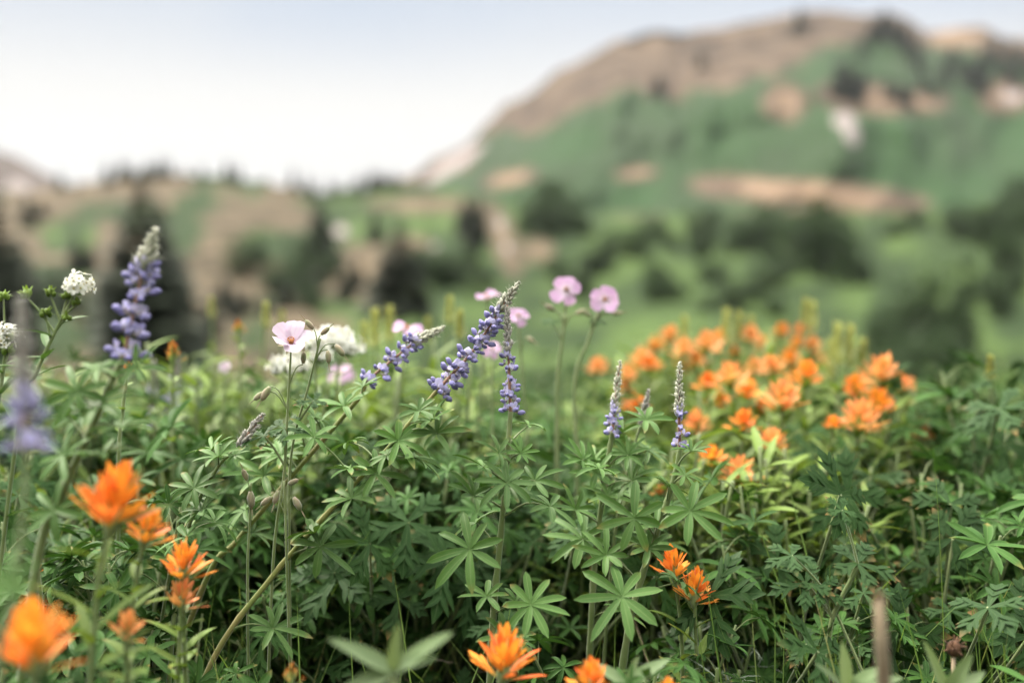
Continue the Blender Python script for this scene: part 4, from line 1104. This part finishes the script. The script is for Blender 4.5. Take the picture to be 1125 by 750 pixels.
# plants around and behind the viewer, below the line of sight, added for shade
for i in range(70):
    x = U(-.9, .9); y = U(-.9, .52)
    lim = .30-.0*abs(x)
    if y > .1: lim = min(lim, CAM.z-.46*y-.05)
    if math.hypot(x, y) < .16: continue
    fill(random.choice('llgp'), x, y, max(.12, lim*U(.75, 1)))
for i in range(90):  # taller unseen meadow plants, added to block light from behind and beside
    a = U(R(105), R(435)); r = U(.45, 1.7)
    x, y = r*math.sin(a), r*math.cos(a)
    if y > .1 and abs(x) < .62*y+.22: continue
    fill(random.choice('lllgp'), x, y, U(.40, .52))
for px, py, d in ((770, 700, .80), (800, 600, .95), (790, 690, .84), (640, 740, .72), (560, 610, 1.0), (735, 720, .78)):
    p = at(px, py, d); fill('s', p.x, p.y, max(.12, p.z+.01))
for px, py, d, k in ((1060, 455, 1.0, 'g'), (1100, 430, 1.05, 'g'), (1030, 500, .9, 'g'), (1095, 500, .9, 'g'), (905, 620, .84, 'g'), (915, 600, .88, 'g'), (1080, 570, .85, 'g'), (1010, 440, 1.3, 'g'), (1120, 400, 1.25, 'g'), (480, 520, .92, 'g'), (430, 560, .9, 'g'), (610, 470, 1.05, 'g'), (640, 460, 1.1, 'l'), (120, 520, .8, 'l'), (60, 620, .72, 'l'), (20, 560, .8, 'l'), (260, 560, .9, 'l'), (330, 570, .9, 'l'), (150, 690, .74, 'l'), (290, 650, .86, 'l'), (350, 640, .9, 'l'), (210, 740, .68, 'l'), (60, 700, .66, 'l')):
    p = at(px, py, d); fill(k, p.x, p.y, max(.12, p.z))

# ------------------------------------------------------------------ singular small things at the bottom edge
def rosette(label, px, py, d, leaves, mat, name='broadleaf_plant', cat='plant'):
    c = at(px, py, d); base = V((c.x, c.y, 0))
    root = thing(name, base, label, cat)
    mb = MB(); tube(mb, spline([V((0, 0, 0)), V((.004, .003, c.z*.5)), c-base], 6), .0025, 7); mb.build('stem', [M_STEM], root)
    for dx, dz, L, W, bend in leaves:
        lb = MB(); blade(lb, c-base, V((dx, -.25+U(-.3, .3), dz)), V((-dx*.6, -.6, 1)), L, W, p_lance, bend, .35, 9, 0, twist=U(-.2, .2), wave=.02)
        lb.build('leaf', [mat], root)
rosette('pale blurred plant with two wide raised leaves at the bottom edge', 433, 738, .53, ((-.8, .55, .040, .013, .15), (.75, .65, .042, .014, .1), (.1, 1, .028, .010, .1), (-.9, -.1, .035, .012, .5), (.3, .3, .03, .012, .5)), M_PALE)
rosette('small plant of upright pale oval leaves at the bottom edge below the dead stalk', 930, 760, .60, ((-.1, 1, .032, .011, .1), (-.8, .9, .030, .010, .2), (.9, .4, .036, .012, .4), (.4, .6, .03, .012, .4)), M_PALE)
rosette('plant of upright pale oval leaves under the dark brown seed head', 1040, 770, .60, ((-.35, 1, .040, .012, .1), (.15, 1, .040, .013, .1), (.6, .6, .03, .012, .3), (-.8, .4, .03, .012, .4)), M_PALE)
rosette('broad-leaved seedling between the two bottom orange paintbrushes', 690, 755, .62, ((.1, 1, .028, .009, .2), (.7, .7, .032, .013, .4), (-.6, .5, .03, .012, .4)), M_PALE)
c = at(966, 660, .50); b0 = V((c.x+.012, c.y, 0))
root = thing('dead_stalk', b0, 'broken brown dead stalk, blurred close to the viewer', 'dead stalk')
mb = MB(); tube(mb, spline([V((0, 0, 0)), V((0, .002, c.z*.6)), c-b0], 6), [.0030]*9+[.0034, .0036, .0033, .0026], 9)
for q in range(9):
    blade(mb, c-b0+V((U(-.002, .002), U(-.002, .002), -.004)), V((U(-.25, .25), U(-.2, .2), 1)), V((0, -1, 0)), U(.006, .013), .002, p_lance, .2, .3, 3, 0); mb.build('stem', [M_DEAD], root)
c = at(1048, 712, .66); b0 = V((c.x, c.y, 0))
root = thing('withered_flower', b0, 'withered dark brown seed head on a short stalk near the bottom corner', 'dead flower')
mb = MB(); tube(mb, spline([V((0, 0, 0)), c-b0], 6), .0012, 6); mb.build('stem', [M_DEAD], root)
mb = MB(); ball(mb, c-b0, .005, .005, .0055, None, 8, 6)
for i in range(30):
    v = rdir(); v.z = abs(v.z)
    blade(mb, c-b0+v*.004, v, V((0, 0, 1)), .006, .0014, p_lance, .3, .2, 2)
mb.build('seed_head', [M_SEED], root)
# forked geranium stalks in the lower right
geranium('leafy geranium with a forked pale stalk and freshly green cut leaves', [], [(943, 622), (925, 655), (912, 690), (908, 760)], .70, (), [(942, 618, 52, .8), (885, 640, 44, -.8), (870, 610, 40, -.6), (925, 560, 26, -.2), (900, 645, 34, .3)], group=None, r=.0016)

# ------------------------------------------------------------------ grass
random.seed(9)
mb = MB()
def gblade(x, y, h, W, lean):
    a = U(0, 6.28)
    blade(mb, V((x, y, 0)), V((math.cos(a)*lean, math.sin(a)*lean, 1)), V((-math.cos(a), -math.sin(a), .2)), h, W, p_grass, U(.1, .9), .3, 7, 0, twist=U(-.5, .5))
for i in range(6000):
    u = random.random()
    d = .62*(3.3/.62)**u
    px = U(-100, 1225)
    if px > 300 and px < 980 and random.random() < .45: px = U(-100, 300)
    if d < 1.0 and px < 820 and random.random() < .8: continue
    row = top_row(px, d)+U(-25, 90)
    if d < .9: row += 40
    h = min(.46, max(.08, height_at(row, d)*U(.8, 1.05)))
    p = at(px, 375, d)
    gblade(p.x, p.y, h, U(.0018, .0045), U(0, .5))
for i in range(1700):          # fresh grass behind the white flowers
    d = U(.98, 2.0); px = U(130, 480) if i % 3 else U(-60, 640)
    p = at(px, 375, d)
    gblade(p.x, p.y, min(.5, max(.1, height_at(top_row(px, d)-U(-40, 28), d))), U(.0022, .0042), U(0, .25))
for px, top, d in ((835, 585, .66), (842, 600, .66), (858, 640, .68), (1000, 520, .72), (1018, 515, .72), (1010, 560, .73), (1045, 655, .65), (1055, 640, .65), (1075, 650, .66), (1085, 660, .66), (1098, 645, .66), (1062, 680, .62), (1030, 670, .64), (1110, 690, .66), (820, 650, .68), (365, 660, .66), (400, 665, .66), (440, 655, .68), (487, 650, .68), (330, 680, .66), (640, 690, .68), (870, 660, .66), (885, 680, .66), (905, 700, .66), (1090, 600, .8), (1120, 640, .7)):
    for q in range(2):
        p = at(px+U(-4, 4), top, d)
        blade(mb, V((p.x+U(-.02, .02), p.y, 0)), V((U(-.3, .3), U(-.05, .1), 1)), V((U(-.9, .9), -1, .2)), p.z*U(.92, 1.06), U(.0020, .0040), p_grass, U(.05, .6), .3, 8, 0, twist=U(-.4, .4))
lt = MB()
for i in range(1500):          # last year's dry stalks and leaves lying under the plants
    d = U(.62, 1.6); p = at(U(-60, 1190), 375, d)
    a = U(0, 6.28); z0 = U(.005, .05) if i % 4 else U(.05, .22)
    blade(lt, V((p.x, p.y, z0)), V((math.cos(a), math.sin(a), U(-.1, .5))), V((0, 0, 1)), U(.04, .16), U(.0015, .0045), p_grass, U(-.3, 1.0), .2, 5, 0, twist=U(-1, 1))
tag(lt.build('dry_litter', [M_DEAD]), 'dry brown stalks and dead leaves lying under the plants', 'plant litter', kind='stuff')
tag(mb.build('grass', [M_GRASS]), 'slender grass blades mixed through the meadow', 'grass', kind='stuff')

# ------------------------------------------------------------------ valley air
hb = MB()
X0, Y0, Z0, Z1 = 3000, 3000, -60, 420
q = [hb.vert((x, y, z)) for z in (Z0, Z1) for y in (-Y0, Y0) for x in (-X0, X0)]
for f in ((0, 2, 3, 1), (4, 5, 7, 6), (0, 1, 5, 4), (2, 6, 7, 3), (0, 4, 6, 2), (1, 3, 7, 5)): hb.face(tuple(q[i] for i in f))
m, nt, nd, lk = nodes('valley_air')
pv = N(nt, 'ShaderNodeVolumePrincipled'); pv.inputs['Color'].default_value = (0.93, 0.96, 1.0, 1); pv.inputs['Density'].default_value = HAZE
out = N(nt, 'ShaderNodeOutputMaterial'); lk.new(pv.outputs[0], out.inputs['Volume'])
if HAZE: tag(hb.build('haze', [m]), 'pale thin air between the meadow and the mountains', 'haze', kind='stuff')
S.cycles.volume_bounces = 0

# ------------------------------------------------------------------ view
S.view_settings.view_transform = 'Standard'; S.view_settings.look = 'None'
S.view_settings.exposure = 1.55; S.view_settings.gamma = 1
S.cycles.use_denoising = True
S.cycles.max_bounces = 8; S.cycles.transmission_bounces = 4; S.cycles.diffuse_bounces = 1
print('fill', cnt, 'objects', len(S.objects))
